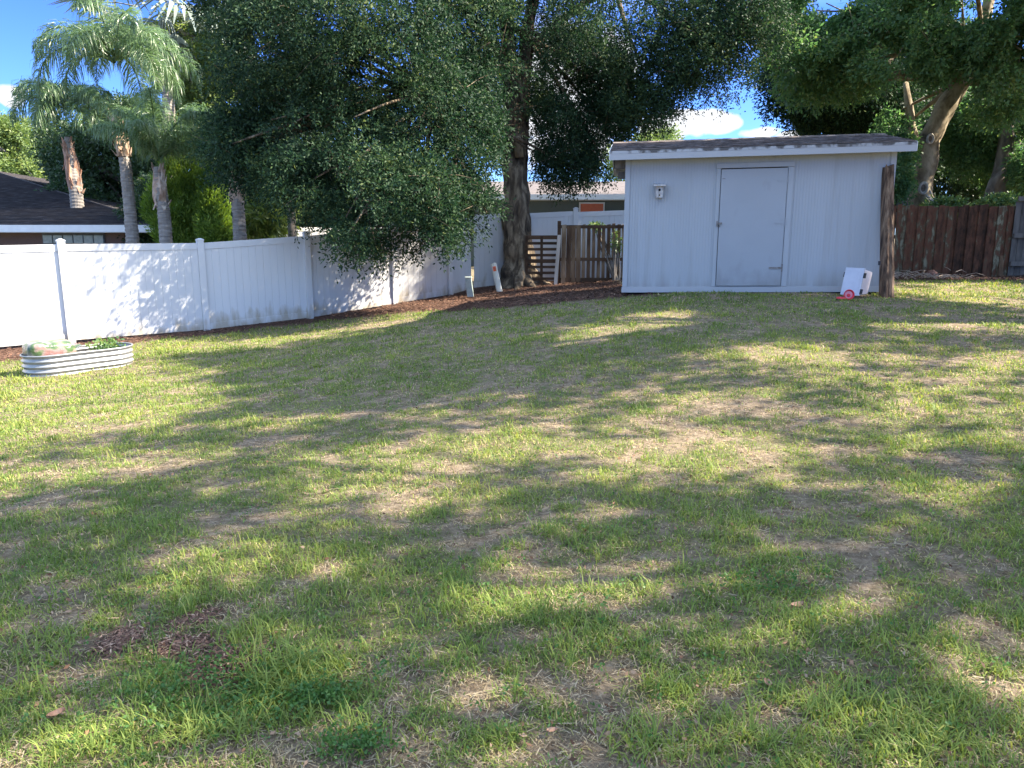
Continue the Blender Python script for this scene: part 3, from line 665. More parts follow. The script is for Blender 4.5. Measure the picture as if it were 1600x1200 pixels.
for z in (.28, .98, 1.88):
    mb = MB(); a, b = U(1576, 433, 19.17), U(1815, 433, 19.17); c = (a + b) / 2; mb.box([c[0], c[1], hz1(c[0], c[1]) + z], (b[0] - a[0], .045, .11)); mb.build('rail', M['greyfence'], gf)

# ------------------------------------------------------------------ utility things by the oak
q = U(735, 462, 18.2); q[2] = hz1(q[0], q[1]); ub = empty('utility_pedestal', q, 'short pale green utility pedestal at the fence, left of the orange tagged stake', 'utility box')
mb = MB(); l_ = np.array([-.05, 0, 0])
mb.hexa([q + [-.075, -.06, 0], q + [.085, -.06, 0], q + [.085, .06, 0], q + [-.075, .06, 0]], [q + l_ + [-.07, -.055, .45], q + l_ + [.075, -.055, .45], q + l_ + [.075, .055, .45], q + l_ + [-.07, .055, .45]])
mb.build('housing', M['pedestal'], ub, bevel=.01)
mb = MB(); mb.hexa([q + l_ + [-.085, -.07, .45], q + l_ + [.09, -.07, .45], q + l_ + [.09, .07, .45], q + l_ + [-.085, .07, .45]], [q + l_ + [-.075, -.06, .485], q + l_ + [.08, -.06, .485], q + l_ + [.08, .06, .485], q + l_ + [-.075, .06, .485]])
mb.build('cover', M['pedestal'], ub, bevel=.006)
q0, q1 = U(781, 457, 18.9), U(771, 412, 18.9); q0[2] = min(q0[2], hz1(q0[0], q0[1])); st = empty('marker_stake', q0, 'leaning white utility marker stake with an orange tag near the top', 'marker stake')
mb = MB(); d_ = unit(q1 - q0); w_ = unit(np.cross(d_, [0, 1, 0])) * -1; n_ = np.cross(w_, d_); Ls = np.linalg.norm(q1 - q0)
prof = [(-.075, .0), (-.055, -.03), (-.02, -.036), (.02, -.036), (.055, -.03), (.075, 0), (.05, -.012), (-.05, -.012)]
vs = [q0 + w_ * a + np.array([0, 1, 0]) * b_ for a, b_ in prof] + [q1 + w_ * a + np.array([0, 1, 0]) * b_ + d_ * (.02 - abs(a) * .2) for a, b_ in prof]
mb.add(vs, [(k, (k + 1) % 8, 8 + (k + 1) % 8, 8 + k) for k in range(8)] + [tuple(range(8))[::-1], tuple(range(8, 16))]); mb.build('stake', M['marker'], st)
mb = MB(); c = q0 + d_ * (Ls - .13) + np.array([0, -.040, 0]); mb.box(c, (.075, .004, .12), (w_, [0, 1, 0], d_)); mb.build('tag', M['orange'], st)
mb = MB()
for dz in (.0,):
    for k, (a, b_) in enumerate(((-.012, .02), (.012, -.01))): mb.box(c + w_ * a + d_ * b_ + np.array([0, -.004, 0]), (.012, .003, .045), (w_, [0, 1, 0], d_))
mb.build('tag_mark', M['rust'], st)

# ------------------------------------------------------------------ raised bed (oval galvanised) with soil bag
tc_ = (U(42, 578, 11.25) + U(210, 560, 12.3)) / 2; ta = U(42, 578, 11.25); tb = U(212, 556, 12.35)
dxT = unit([tb[0] - ta[0], tb[1] - ta[1], 0]); dyT = np.array([-dxT[1], dxT[0], 0]); LT = np.linalg.norm((tb - ta)[:2]); RT = .36
cT = (ta + tb) / 2 + dyT * .18; cT[2] = hz1(cT[0], cT[1]) - .02; zgrad = (hz1(tb[0], tb[1]) - hz1(ta[0], ta[1])) / LT
tank = empty('raised_garden_bed', cT, 'oval corrugated galvanised raised bed on the lawn by the left fence', 'planter')
def oval(r_off, z, n=16):
    out = []
    hl = LT / 2 - RT
    for k in range(n + 1): a = -math.pi / 2 + math.pi * k / n; out.append((hl + math.cos(a) * (RT + r_off), math.sin(a) * (RT + r_off)))
    for k in range(n + 1): a = math.pi / 2 + math.pi * k / n; out.append((-hl + math.cos(a) * (RT + r_off), math.sin(a) * (RT + r_off)))
    return [cT + dxT * a + dyT * b_ + UP * (z + a * zgrad * .8) for a, b_ in out]
HT = .32; NZ = 36; vs = []
for i in range(NZ + 1):
    z = HT * i / NZ; vs += oval(.014 * math.cos(z / HT * 2 * math.pi * 4), z)
n = 34; fs = [(i * n + k, i * n + (k + 1) % n, (i + 1) * n + (k + 1) % n, (i + 1) * n + k) for i in range(NZ) for k in range(n)]
mb = MB(); mb.add(vs, fs); wob = mb.build('corrugated_wall', M['steel'], tank, smooth=True)
mb = MB(); rp = oval(.008, HT + .004); mb.tube(rp + [rp[0]], .013, 8, caps=False); mb.build('rim', M['steel'], tank, smooth=True)
mb = MB(); vs = oval(-.02, HT - .10); mb.add(vs, [tuple(range(len(vs)))]); mb.build('soil', M['soil'], tank)
# bag
bgc = cT - dxT * LT * .255 + dyT * .0 + UP * (HT - .10 - .2 * LT * zgrad)
bag = empty('soil_bag', bgc, 'full plastic bag of garden soil lying in the left half of the raised bed', 'bag')
vs = []; NU, NW = 28, 16; Lx, Ly, Lz = .34, .24, .13
for j in range(NW + 1):
    th = -math.pi / 2 + math.pi * j / NW
    for i in range(NU):
        ph = 2 * math.pi * i / NU; ce = lambda v, e: math.copysign(abs(v) ** e, v)
        x = ce(math.cos(th), .38) * ce(math.cos(ph), .42) * Lx; y = ce(math.cos(th), .38) * ce(math.sin(ph), .42) * Ly; z = ce(math.sin(th), .5) * Lz
        nn = mnoise.noise(Vector((x * 5, y * 5, z * 5))) * .035 + mnoise.noise(Vector((x * 16, y * 16, z * 16))) * .012
        r_ = math.sqrt(x * x + y * y + z * z) + 1e-6
        vs.append(bgc + dxT * (x + nn * x / r_) + dyT * (y + nn * y / r_) + UP * (z + nn * z / r_ + Lz + .03))
fs = [(j * NU + i, j * NU + (i + 1) % NU, (j + 1) * NU + (i + 1) % NU, (j + 1) * NU + i) for j in range(NW) for i in range(NU)]
mb = MB(); mb.add(vs, fs); mb.build('sack', M['bag'], bag, smooth=True)
mb = MB(); e0 = bgc + dxT * (Lx - .01) + UP * (Lz + .03); 
vs = []; 
for i in range(7):
    y = -.2 + .4 * i / 6
    for k, x in enumerate((0, .04, .085)): vs.append(e0 + dyT * y + dxT * x + UP * (.012 * math.sin(i * 2.1 + k) + .02 * k)); 
vs += [v - UP * .004 for v in vs]
fs = [(i * 3 + k, i * 3 + k + 1, (i + 1) * 3 + k + 1, (i + 1) * 3 + k) for i in range(6) for k in range(2)]; fs += [tuple(21 + q for q in f)[::-1] for f in fs]
mb.add(vs, fs); mb.build('seam_flap', M['bag'], bag)

# ------------------------------------------------------------------ houses beyond the fences
ea = U(253, 352, 22); ez = ea[2]; slope = .19
hs = empty('brown_house', [ea[0] - 4, ea[1] + 4, hz1(-14, 22)], 'low brown house with dark shingle hip roof and white fascia behind the left fence', 'house')
X0, Y0 = ea[0], ea[1]; wx, wy = X0 - 1.02, Y0 + .65; zb = -.6; DH = 30.0
mb = MB(); mb.box([wx - 8, wy + .1, (ez + zb) / 2], (16, .2, ez - zb)); mb.build('wall', M['brownwall'], hs)
mb = MB(); mb.box([wx - .1, wy + .21 + 5.5, (ez + zb) / 2], (.2, 11, ez - zb)); mb.build('wall', M['brownwall'], hs)
mb = MB(); NCR = 40
def RP(t, s, dz=0): return np.array([X0 - .0 - s, Y0 + t, ez + slope * min(t, DH - t) + dz])
cw = .26; k = 0; t = 0
while t < DH / 2:
    t1 = min(t + cw, DH / 2)
    q = [[X0 - t - .0, Y0 + t, ez + slope * t + .05], [X0 - 20, Y0 + t, ez + slope * t + .05], [X0 - 20, Y0 + t1, ez + slope * t1 + .012], [X0 - t1, Y0 + t1, ez + slope * t1 + .012]]
    q = [np.array(v) for v in q]; mb.hexa([v - UP * .06 for v in q], q)
    q = [[X0 - t, Y0 + t, ez + slope * t + .03], [X0 - t, Y0 + DH - t, ez + slope * t + .03], [X0 - t1, Y0 + DH - t1, ez + slope * t1 + .012], [X0 - t1, Y0 + t1, ez + slope * t1 + .012]]
    q = [np.array(v) for v in q]; mb.hexa([v - UP * .06 for v in q], q)
    t = t1
hr = mb.build('hip_roof', M['darkshingle'], hs)
mb = MB(); mb.tube([[X0, Y0, ez + .03], [X0 - DH / 2, Y0 + DH / 2, ez + .03 + slope * DH / 2]], .035, 6); mb.build('hip_cap', M['darkshingle'], hr)
mb = MB(); board(mb, [X0 - 20, Y0, ez + .01], [X0 + .02, Y0, ez + .01], .2, .03, [0, -1, 0]); mb.build('fascia', M['white'], hs)
mb = MB(); board(mb, [X0, Y0 + .002, ez + .01], [X0, Y0 + DH, ez + .01], .2, .02, [1, 0, 0]); mb.build('fascia', M['white'], hs)
mb = MB(); mb.box([X0 - 10, Y0 + .36, ez - .2], (19.9, .7, .02)); mb.build('soffit', M['white'], hs)
wl_, wr_ = U(67, 365, 22.7), U(164, 390, 22.7)
wnd = MB(); wnd.box([(wl_[0] + wr_[0]) / 2, wy - .02, 1.15], (wr_[0] - wl_[0], .04, 1.1)); wo = wnd.build('window', M['mortar'], hs)
bwid = (wr_[0] - wl_[0] - .03) / 6; mb = MB()
for r_ in range(4):
    for c_ in range(6): mb.box([wl_[0] + .015 + bwid * (c_ + .5), wy - .05, 1.66 - .17 - r_ * .27], (bwid - .03, .03, .24))
mb.build('glass_blocks', M['glassblock'], wo, bevel=.01)

h2 = empty('grey_green_house', U(900, 420, 30), 'grey green house with pale shingle roof and coral shutter beyond the back fence', 'house')
ez2 = EYE + 30 * ((600 - 305) / F * cp - sp_); a, b = U(700, 400, 30.6), U(1240, 400, 30.6)
mb = MB(); mb.box([(a[0] + b[0]) / 2, a[1] + .1, ez2 / 2 + .2], (b[0] - a[0], .2, ez2 - .4)); mb.build('wall', M['greenwall'], h2)
mb = MB(); mb.box([a[0] + .1, a[1] + 4.2, ez2 / 2 + .2], (.2, 8, ez2 - .4)); mb.box([b[0] - .1, a[1] + 4.2, ez2 / 2 + .2], (.2, 8, ez2 - .4)); mb.build('side_wall', M['greenwall'], h2)
mb = MB(); yy = a[1] - .6
q = [np.array(v) for v in ([a[0] - .5, yy, ez2], [b[0] + .5, yy, ez2], [b[0] + .5, yy + 5, ez2 + .85], [a[0] - .5, yy + 5, ez2 + .85])]; mb.hexa([v - UP * .05 for v in q], q)
q = [np.array(v) for v in ([a[0] - .5, yy + 5, ez2 + .85], [b[0] + .5, yy + 5, ez2 + .85], [b[0] + .5, yy + 10, ez2], [a[0] - .5, yy + 10, ez2])]; mb.hexa([v - UP * .05 for v in q], q)
mb.build('roof', M['paleshingle'], h2)
for s_ in (a[0], b[0] - .2):
    mb = MB(); z = ez2 - .05; q = [np.array([s_ + dx_, y_, z_]) for dx_ in (0, .2) for (y_, z_) in ((yy + .6, z), (yy + 9.4, z), (yy + 5, z + .76))]
    mb.add(q, [(0, 1, 2), (5, 4, 3), (0, 3, 4, 1), (1, 4, 5, 2), (2, 5, 3, 0)]); mb.build('gable', M['greenwall'], h2)
mb = MB(); board(mb, [a[0] - .5, yy, ez2 + .01], [b[0] + .5, yy, ez2 + .01], .2, .03, [0, -1, 0]); mb.build('fascia', M['white'], h2)
mb = MB(); mb.box([(a[0] + b[0]) / 2, yy + .32, ez2 - .2], (b[0] - a[0] + .9, .6, .02)); mb.build('soffit', M['white'], h2)
wa, wb = U(906, 319, 30.5), U(941, 345, 30.5); zt = wa[2]
mb = MB(); mb.box([(wa[0] + wb[0]) / 2, a[1] - .02, zt - 1.0], (wb[0] - wa[0], .05, 2.0)); do = mb.build('shutter', M['coral'], h2)
mb = MB()
for k in (.28, .72): mb.box([wa[0] + (wb[0] - wa[0]) * k, a[1] - .055, zt - .5], (.28, .02, .7))
mb.build('shutter_panel', M['coral'], do)
mb = MB()
for xx in (wa[0] - .03, wb[0] + .03): mb.box([xx, a[1] - .03, zt - 1.0], (.055, .08, 2.0))
mb.box([(wa[0] + wb[0]) / 2, a[1] - .03, zt + .03], (wb[0] - wa[0] + .12, .08, .06)); mb.build('shutter_frame', M['white'], do)

# ------------------------------------------------------------------ foliage helpers
def leaves_mesh(name, C, D, mt, parent, nl=14, twig=.35, L=.09, Wd=.035, droop=.25, spread=.9, tint=None, seed=1, gen=None):
    """C cluster centres, D cluster directions; each cluster is a twig of nl leaves"""
    g_ = np.random.default_rng(seed); n = len(C)
    t = g_.random((n, nl)) ** .8
    side = g_.normal(size=(n, nl, 3)); side /= np.linalg.norm(side, axis=2, keepdims=True)
    P = C[:, None] + D[:, None] * (t[..., None] - .3) * twig * g_.uniform(.7, 1.3, (n, 1, 1)) + side * twig * .24 * g_.random((n, nl, 1))
    P[..., 2] -= droop * twig * t ** 2
    ld = D[:, None] * .5 + side * spread; ld[..., 2] -= droop * .8; ld /= np.linalg.norm(ld, axis=2, keepdims=True)
    q = g_.normal(size=(n, nl, 3)); q[..., 2] *= .5; wv = np.cross(ld, q); wv /= np.linalg.norm(wv, axis=2, keepdims=True) + 1e-9
    l = L * g_.uniform(.65, 1.25, (n, nl, 1)); w = Wd * g_.uniform(.7, 1.3, (n, nl, 1))
    nrm = np.cross(ld, wv)
    a = P; b = P + ld * l * .45 + wv * w / 2 + nrm * w * .12; c = P + ld * l; d = P + ld * l * .45 - wv * w / 2 + nrm * w * .12
    V = np.stack([a, b, c, d], 2).reshape(-1, 3); m = n * nl
    Fq = (np.arange(m)[:, None] * 4 + np.arange(4)[None])
    if tint is None: tint = np.clip(g_.normal(.45, .18, n), 0, 1)
    tt = np.clip(tint[:, None] + g_.normal(0, .14, (n, nl)), 0, 1)
    return mesh_np(name, V, Fq, mt, parent, attrs={'tint': np.repeat(tt.ravel(), 4)})
def blob_points(blobs, n, seed, shell=.55, gap=.0, gs=1.0):
    """points spread through a set of ellipsoids (centre, radii), thinned by 3-D noise so the crown has gaps and clumps"""
    g_ = np.random.default_rng(seed); C = []; D = []
    wts = np.array([(b[1][0] * b[1][1] * b[1][2]) ** .75 * (b[2] if len(b) > 2 else 1) for b in blobs]); wts /= wts.sum()
    for b, w in zip(blobs, wts):
        k = int(n * w * (1.6 if gap else 1)); d = g_.normal(size=(k, 3)); d /= np.linalg.norm(d, axis=1, keepdims=True)
        r = shell + (1 - shell) * g_.random((k, 1)); r = np.where(g_.random((k, 1)) < .25, g_.random((k, 1)), r)
        ruf = 1 + .28 * (vnoise(d[:, 0] * 2.2 + 5, d[:, 2] * 2.2 + d[:, 1] * 2.2 + seed, seed)[:, None] - .5)
        p = np.array(b[0]) + d * r * ruf * np.array(b[1]); C.append(p); D.append(d)
    C = np.concatenate(C); D = np.concatenate(D)
    if gap:
        s = gs
        nn = (vnoise(C[:, 0] / s + C[:, 2] / s * .7, C[:, 1] / s - C[:, 2] / s * .6, seed + 9) + vnoise(C[:, 2] / s * 1.1 + 30, C[:, 0] / s * .9 - C[:, 1] / s * .5, seed + 4)) / 2
        keep = nn > gap; C, D = C[keep], D[keep]
    D = D + g_.normal(size=D.shape) * .5; D[:, 2] -= .15; D /= np.linalg.norm(D, axis=1, keepdims=True)
    return C, D
def bez(a, b, c, n=9):
    return [a * (1 - t) ** 2 + b * 2 * t * (1 - t) + c * t * t for t in np.linspace(0, 1, n)]
def limb(mb, a, c, r0, r1, sag=.3, seed=0, n=8, sides=8):
    a = np.array(a, float); c = np.array(c, float); m = (a + c) / 2; L = np.linalg.norm(c - a); r_ = random.Random(seed)
    m = m + np.array([r_.uniform(-.12, .12) * L, r_.uniform(-.12, .12) * L, sag * L * .5])
    mb.tube(bez(a, m, c, n), list(np.linspace(r0, r1, n)), sides, .25, seed)
def px_r(p, d): return p / F * d
def PB(px, py, d, rx, ry, rd, w=1.0):
    return (U(px, py, d), (px_r(rx, d), rd, px_r(ry, d)), w)

# lit patches of lawn: the places where the overhanging crowns leave gaps
LIT = [patch(*p) for p in [(120, 640, 260, 50), (60, 590, 150, 40), (300, 546, 220, 10), (500, 520, 120, 6), (590, 728, 200, 28), (1000, 735, 130, 28), (1110, 702, 130, 28), (940, 509, 110, 16), (1220, 552, 85, 13), (1090, 627, 46, 14),
        (500, 652, 120, 4), (1440, 458, 70, 10), (1540, 452, 90, 9), (1480, 505, 130, 7), (1560, 560, 80, 7), (1410, 600, 60, 6), (90, 735, 120, 14), (270, 720, 80, 10), (1440, 770, 50, 10), (340, 890, 60, 10), (1450, 650, 60, 5), (120, 1115, 60, 12), (1240, 770, 40, 6), (880, 930, 40, 6)]]
def sunlit_spots(C):
    """foliage that would shade the spots the sun reaches: roof streaks, bole, litter, timber post and bin"""
    m = np.zeros(len(C), bool)
    for a in ((1000, 233, 14.2, .4), (1120, 228, 14.0, .25), (1215, 225, 13.8, .4), (1310, 222, 13.6, .25), (835, 330, 20, .45), (838, 400, 20, .45), (870, 442, 19.6, .45), (940, 441, 19.6, .35), (1394, 330, 12.9, .3), (1394, 420, 12.9, .3), (1345, 440, 12.9, .3), (1480, 440, 18.4, .5), (1440, 300, 21.2, .3), (1470, 200, 21.2, .3), (1560, 445, 18.2, .5)): m |= hits(C, *a)
    return m
def left_lit(C):
    m = np.zeros(len(C), bool)
    for zt in (-.3, .3, 1.0, 1.7):
        t = (C[:, 2] - zt) / SUN[2]; x = C[:, 0] - SUN[0] * t; y = C[:, 1] - SUN[1] * t
        yf = np.interp(x, _fx, _fy)
        m |= (x < -8.25) & (x > -13) & (np.abs(y - yf) < .7)
        if zt < 0: m |= (x < -4.3 - .35 * np.clip(y - 6, 0, 9) * .5) & (y > 5.6) & (y < yf) & (x > -13)
    return m
def hits(C, px, py, d, r):
    """foliage standing between the sun and a sphere"""
    v = C - U(px, py, d); a = v @ SUN; q = np.linalg.norm(v - a[:, None] * SUN, axis=1); return (a > r) & (q < r)
def lit_gap(C):
    """True for foliage whose shadow would land on a lit patch"""
    t = C[:, 2] / SUN[2]; x = C[:, 0] - SUN[0] * t; y = C[:, 1] - SUN[1] * t
    t = (C[:, 2] - hz(x, y)) / SUN[2]; x = C[:, 0] - SUN[0] * t; y = C[:, 1] - SUN[1] * t
    n = (fbm(x * 1.6, y * 2.2, 77, 3) - .42) * 1.5 + rng.normal(0, .10, len(x))
    m = np.zeros(len(x), bool)
    for (cx, cy, rx, ry) in LIT: m |= ((x - cx) / (rx + .2)) ** 2 + ((y - cy) / (ry + .17)) ** 2 < (1 + n) ** 2 * np.sign(1 + n)
    return m | left_lit(C) | sunlit_spots(C) | hits(C, 1175, 60, 19.2, 1.5) | hits(C, 1100, 60, 19.2, 1.2)

def clear_of(C, path, r):
    """foliage hanging close in front of a bole"""
    m = np.zeros(len(C), bool); O = np.array([0, 0, EYE])
    for a, b in zip(path[:-1], path[1:]):
        for f in np.linspace(0, 1, 6):
            p = a * (1 - f) + b * f - O; L_ = np.linalg.norm(p); k = (C - O) @ (p / L_); q = np.linalg.norm(C - O - k[:, None] * (p / L_), axis=1); m |= (q < r) & (k < L_)
    return m
def tree(name, label, cat, base, trunkpaths, blobs, n, leafkw, leafmt, bark, group=None, gap=.0, gs=1.0, seed=1, limbs=14, limb_from=None, shell=.55, lit=False, twigs=0, rb=.12, tintf=None, keepf=None, ridge=0):
    root = empty(name, base, label, cat, group)
    mb = MB()
    for pts, rad in trunkpaths:
        P = [np.array(p, float) for p in pts]; R_ = rad
        # densify
        pp = []; rr_ = []
        for i in range(len(P) - 1):
            for k in range(6): f = k / 6; pp.append(P[i] * (1 - f) + P[i + 1] * f + np.array([mnoise.noise(Vector((i + f, seed, 0))) * .03, 0, 0])); rr_.append(R_[i] * (1 - f) + R_[i + 1] * f)
        pp.append(P[-1]); rr_.append(R_[-1]); mb.tube(pp, rr_, 56 if ridge else 18, .22, seed, ridge=ridge)
    src = limb_from if limb_from is not None else [np.array(tp[0][-1], float) for tp in trunkpaths]
    r_ = random.Random(seed)
    for i in range(limbs):
        b = blobs[i % len(blobs)]; c = np.array(b[0]) + np.array(b[1]) * np.array([r_.uniform(-.6, .6) for _ in range(3)])
        s = min(src, key=lambda q: np.linalg.norm(np.array(q) - c) + r_.random() * 1.5); limb(mb, s, c, rb * r_.uniform(.5, 1), .015, .12, seed * 100 + i)
    mb.build('trunk', bark, root, smooth=True)
    C, D = blob_points(blobs, n, seed, shell, gap, gs)
    if keepf is not None: k = keepf(C); C, D = C[k], D[k]
    if lit: k = ~lit_gap(C); C, D = C[k], D[k]
    tint = np.clip(.25 + .5 * fbm(C[:, 0] * .9 + C[:, 2] * .5, C[:, 2] * .9 + C[:, 1] * .4, seed + 3) + np.random.default_rng(seed).normal(0, .12, len(C)), 0, 1)
    leaves_mesh('crown', C, D, leafmt, root, tint=tint, seed=seed, **leafkw)
    if twigs:
        mb = MB()
        for i in np.random.default_rng(seed).choice(len(C), min(twigs, len(C)), replace=False):
            p = C[i]; d = D[i]; mb.tube([p - d * .5, p - d * .1 + [0, 0, .04], p + d * .35], [.009, .006, .002], 4, 0, 0, False)
        mb.build('twigs', bark, root)['kind'] = 'stuff'
    return root

# ---- big oak behind the lawn
D0 = 20.0
tb0 = U(812, 452, D0); tb0[2] = hz1(tb0[0], tb0[1]) - .15
T = [tb0, U(812, 432, D0), U(810, 400, D0), U(807, 340, D0), U(806, 290, D0), U(806, 235, D0)]
fork = T[-1]
paths = [(T, [.62, .46, .385, .34, .31, .33]),
         ([fork, U(800, 150, 20), U(790, 40, 20), U(786, -120, 20)], [.27, .2, .17, .12]),
         ([fork, U(815, 160, 20.1), U(822, 60, 20.2), U(836, -20, 20.4), U(870, -200, 21)], [.25, .19, .16, .15, .1]),
         ([fork + [0, 0, -.3], U(770, 215, 19.6), U(728, 190, 19), U(680, 150, 18)], [.2, .13, .10, .06]),
         ([U(788, 90, 20), U(745, 40, 19.3), U(690, -40, 18.5)], [.13, .1, .06]),
         ([U(822, 80, 20.2), U(880, 30, 20.4), U(960, -30, 20.5)], [.12, .09, .05])]
OB = [PB(425, 110, 16.3, 88, 145, 1.8), PB(368, 222, 16.6, 52, 62, 1.0), PB(430, 235, 16.2, 105, 70, 1.5), PB(560, 60, 16.3, 200, 150, 2.6), PB(530, 255, 15.8, 130, 100, 1.6),
      PB(620, 310, 15.4, 115, 80, 1.3), PB(575, 365, 15.1, 62, 45, .7), PB(655, 365, 15.6, 70, 40, .8), PB(725, 320, 16.3, 62, 50, .9), PB(690, 200, 16.8, 110, 110, 1.8), PB(745, 90, 18, 100, 130, 2),
      PB(870, 60, 19.6, 130, 120, 2.4), PB(900, 190, 20.0, 85, 85, 1.6), PB(885, 255, 20.3, 55, 42, 1.0), PB(945, 240, 20.3, 40, 40, .8), PB(1000, 90, 19.6, 130, 95, 2.2, .85), PB(985, 165, 19.6, 90, 45, 1.5, 1.0), PB(1110, 70, 19.2, 85, 85, 1.7, .9), PB(1165, 40, 19, 75, 75, 1.5, .9), PB(1185, -60, 19, 70, 90, 1.6, .8),
      PB(350, -30, 17, 48, 90, 1.3), PB(460, -130, 17.5, 190, 120, 3, .6), PB(700, -160, 19, 230, 150, 4, .6), PB(960, -150, 20, 230, 140, 3.5, .6), PB(730, -330, 20, 300, 120, 4, .4), PB(790, 190, 21.5, 60, 60, .8, .5)]
def oak_keep(C):
    dx_ = C[:, 0]; 
    # keep the bole clear of the densest foliage in front of it
    c = C - np.array([0, 0, EYE]); d = c[:, 1] * cp - c[:, 2] * sp_; px = 800 + F * c[:, 0] / d; b = (c[:, 2] * cp + c[:, 1] * sp_) / d; py = 600 - F * b
    g_ = np.random.default_rng(1).random(len(C))
    bole = (px > 783) & (px < 840) & (py > 165) & (d < 21) & (g_ < .93)
    hole1 = ((px - 640) / 60) ** 2 + ((py - 95) / 22) ** 2 < 1
    hole2 = ((px - 470) / 75) ** 2 + ((py - 205) / 22) ** 2 < 1
    g_ = np.random.default_rng(1).random(len(C)); hi = (C[:, 2] > 6.2) & left_lit(C)
    hi |= hits(C, 335, 325, 21.5, .8) | hits(C, 290, 290, 22, .8) | hits(C, 160, 110, 20.5, 1.6) | hits(C, 310, 150, 28, 1.6) | hits(C, 246, 190, 20, 1.2) | hits(C, 900, 60, 19.6, .9) | hits(C, 770, 300, 17.5, .8) | (clear_of(C, [U(806, 235, 20), U(812, 160, 20.1), U(822, 60, 20.2), U(832, 0, 20.3)], .33) & (g_ < .85)) | (clear_of(C, [U(803, 190, 20), U(798, 130, 20), U(788, 40, 20)], .25) & (g_ < .8)) | hits(C, 838, 380, 20, .5)
    return ~hi & ~bole & ~(hole1 & (g_ < .35)) & ~(hole2 & (g_ < .85))
oak = tree('oak_tree', 'big dark green oak with thick ridged trunk and low branches drooping over the white fence', 'tree', tb0, paths, OB, 37000,
     dict(nl=14, twig=.42, L=.088, Wd=.034, droop=.35), M['oakleaf'], M['oakbark'], gap=.34, gs=.75, seed=11, limbs=60, limb_from=[U(728, 190, 19), U(790, 40, 20), U(822, 60, 20.2), U(690, -40, 18.5), U(960, -30, 20.5), U(680, 150, 18)], twigs=900, rb=.09, keepf=oak_keep, ridge=.16)
mb = MB()
for k, (a_, l_) in enumerate(((-.5, .9), (.15, 1.0), (.75, 1.2), (1.5, .7), (2.3, .8), (-1.6, .7))):   # root flare
    p = tb0 + [0, 0, .55]; e = tb0 + np.array([math.cos(a_ - 1.2) * l_, math.sin(a_ - 1.2) * l_, .02]); limb(mb, p + (e - p) * .18, e, .22, .05, -.25, k)
mb.build('root_flare', M['oakbark'], oak, smooth=True)
mb = MB(); p = U(812, 222, 19.6); mb.tube([U(812, 246, 19.66), U(811, 230, 19.62), U(809, 214, 19.6)], [.12, .12, .05], 10, .5, 3); mb.build('broken_stub', M['palebark'], oak, smooth=True)

# ---- right-hand trees
def scar(root, p, r, tilt=0):
    p = np.array(p); mb = MB(); n = 20; vs = []
    prof = [(1.0, .02), (1.08, -.04), (.86, -.07), (.62, -.04), (.56, .0)]
    for q, t_ in prof:
        for k in range(n): a = 2 * math.pi * k / n; vs.append(p + np.array([math.cos(a) * r * q * .82, t_, math.sin(a) * r * q * 1.15]))
    fs = [(i * n + k, i * n + (k + 1) % n, (i + 1) * n + (k + 1) % n, (i + 1) * n + k) for i in range(len(prof) - 1) for k in range(n)]
    mb.add(vs, fs); s = mb.build('pruning_scar', M['scar'], root, smooth=True)
    mb = MB(); mb.add([p + np.array([math.cos(2 * math.pi * k / n) * r * .6 * .82, -.015, math.sin(2 * math.pi * k / n) * r * .6 * 1.15]) for k in range(n)], [tuple(range(n))]); mb.build('scar_hollow', M['scarin'], s)
d1 = 21.5
t1 = [U(1428, 450, d1), U(1435, 330, d1), U(1440, 300, d1), U(1452, 220, d1), U(1478, 168, d1), U(1503, 128, d1), U(1530, 60, d1), U(1555, -40, d1)]
R1B = [PB(1330, 20, 20, 110, 70, 2.2), PB(1440, 60, 19, 100, 65, 2.0), PB(1540, 60, 18.5, 90, 80, 2), PB(1420, -40, 19, 180, 60, 2.8), PB(1250, 60, 21, 60, 80, 1.8, .8), PB(1300, 110, 21.5, 80, 45, 1.8), PB(1600, 10, 18, 90, 110, 2), PB(1560, -90, 19, 220, 90, 3.5, .7),
       PB(1400, 200, 22.5, 26, 40, .5), PB(1570, 150, 20, 55, 35, 1.2)]
rt = tree('leaning_tree', 'pale barked tree leaning right behind the red fence, with round pruning scars', 'tree', gp(t1[0][0], t1[0][1]), [(t1, [.36, .33, .32, .29, .26, .22, .19, .12]), ([U(1436, 250, d1 + .3), U(1424, 200, d1 + .6), U(1415, 130, d1 + 1)], [.16, .13, .08])], R1B, 13500,
     dict(nl=13, twig=.42, L=.12, Wd=.055, droop=.3), M['mapleleaf'], M['palebark'], gap=.42, gs=.7, seed=21, limbs=26, keepf=lambda C: ~(hits(C, 1175, 60, 19.2, 1.4) | hits(C, 1100, 60, 19.2, 1.0) | clear_of(C, t1[1:6], .42) | sunlit_spots(C)), limb_from=[t1[-2], t1[-1], t1[-3]], twigs=200)
scar(rt, U(1442, 294, d1 - .36), .15); scar(rt, U(1453, 217, d1 - .32), .12); scar(rt, U(1507, 125, d1 - .25), .09)
d2 = 23.5
t2 = [U(1556, 450, d2), U(1558, 330, d2), U(1562, 270, d2), U(1575, 190, d2), U(1578, 130, d2), U(1582, 40, d2)]
R2B = [PB(1590, 150, 22.5, 60, 60, 1.5), PB(1540, 230, 24.5, 55, 50, 1.3), PB(1620, 230, 22.5, 50, 70, 1.5), PB(1610, 290, 24.8, 60, 40, 1.2), PB(1520, 180, 25, 45, 45, 1.2, .7)]
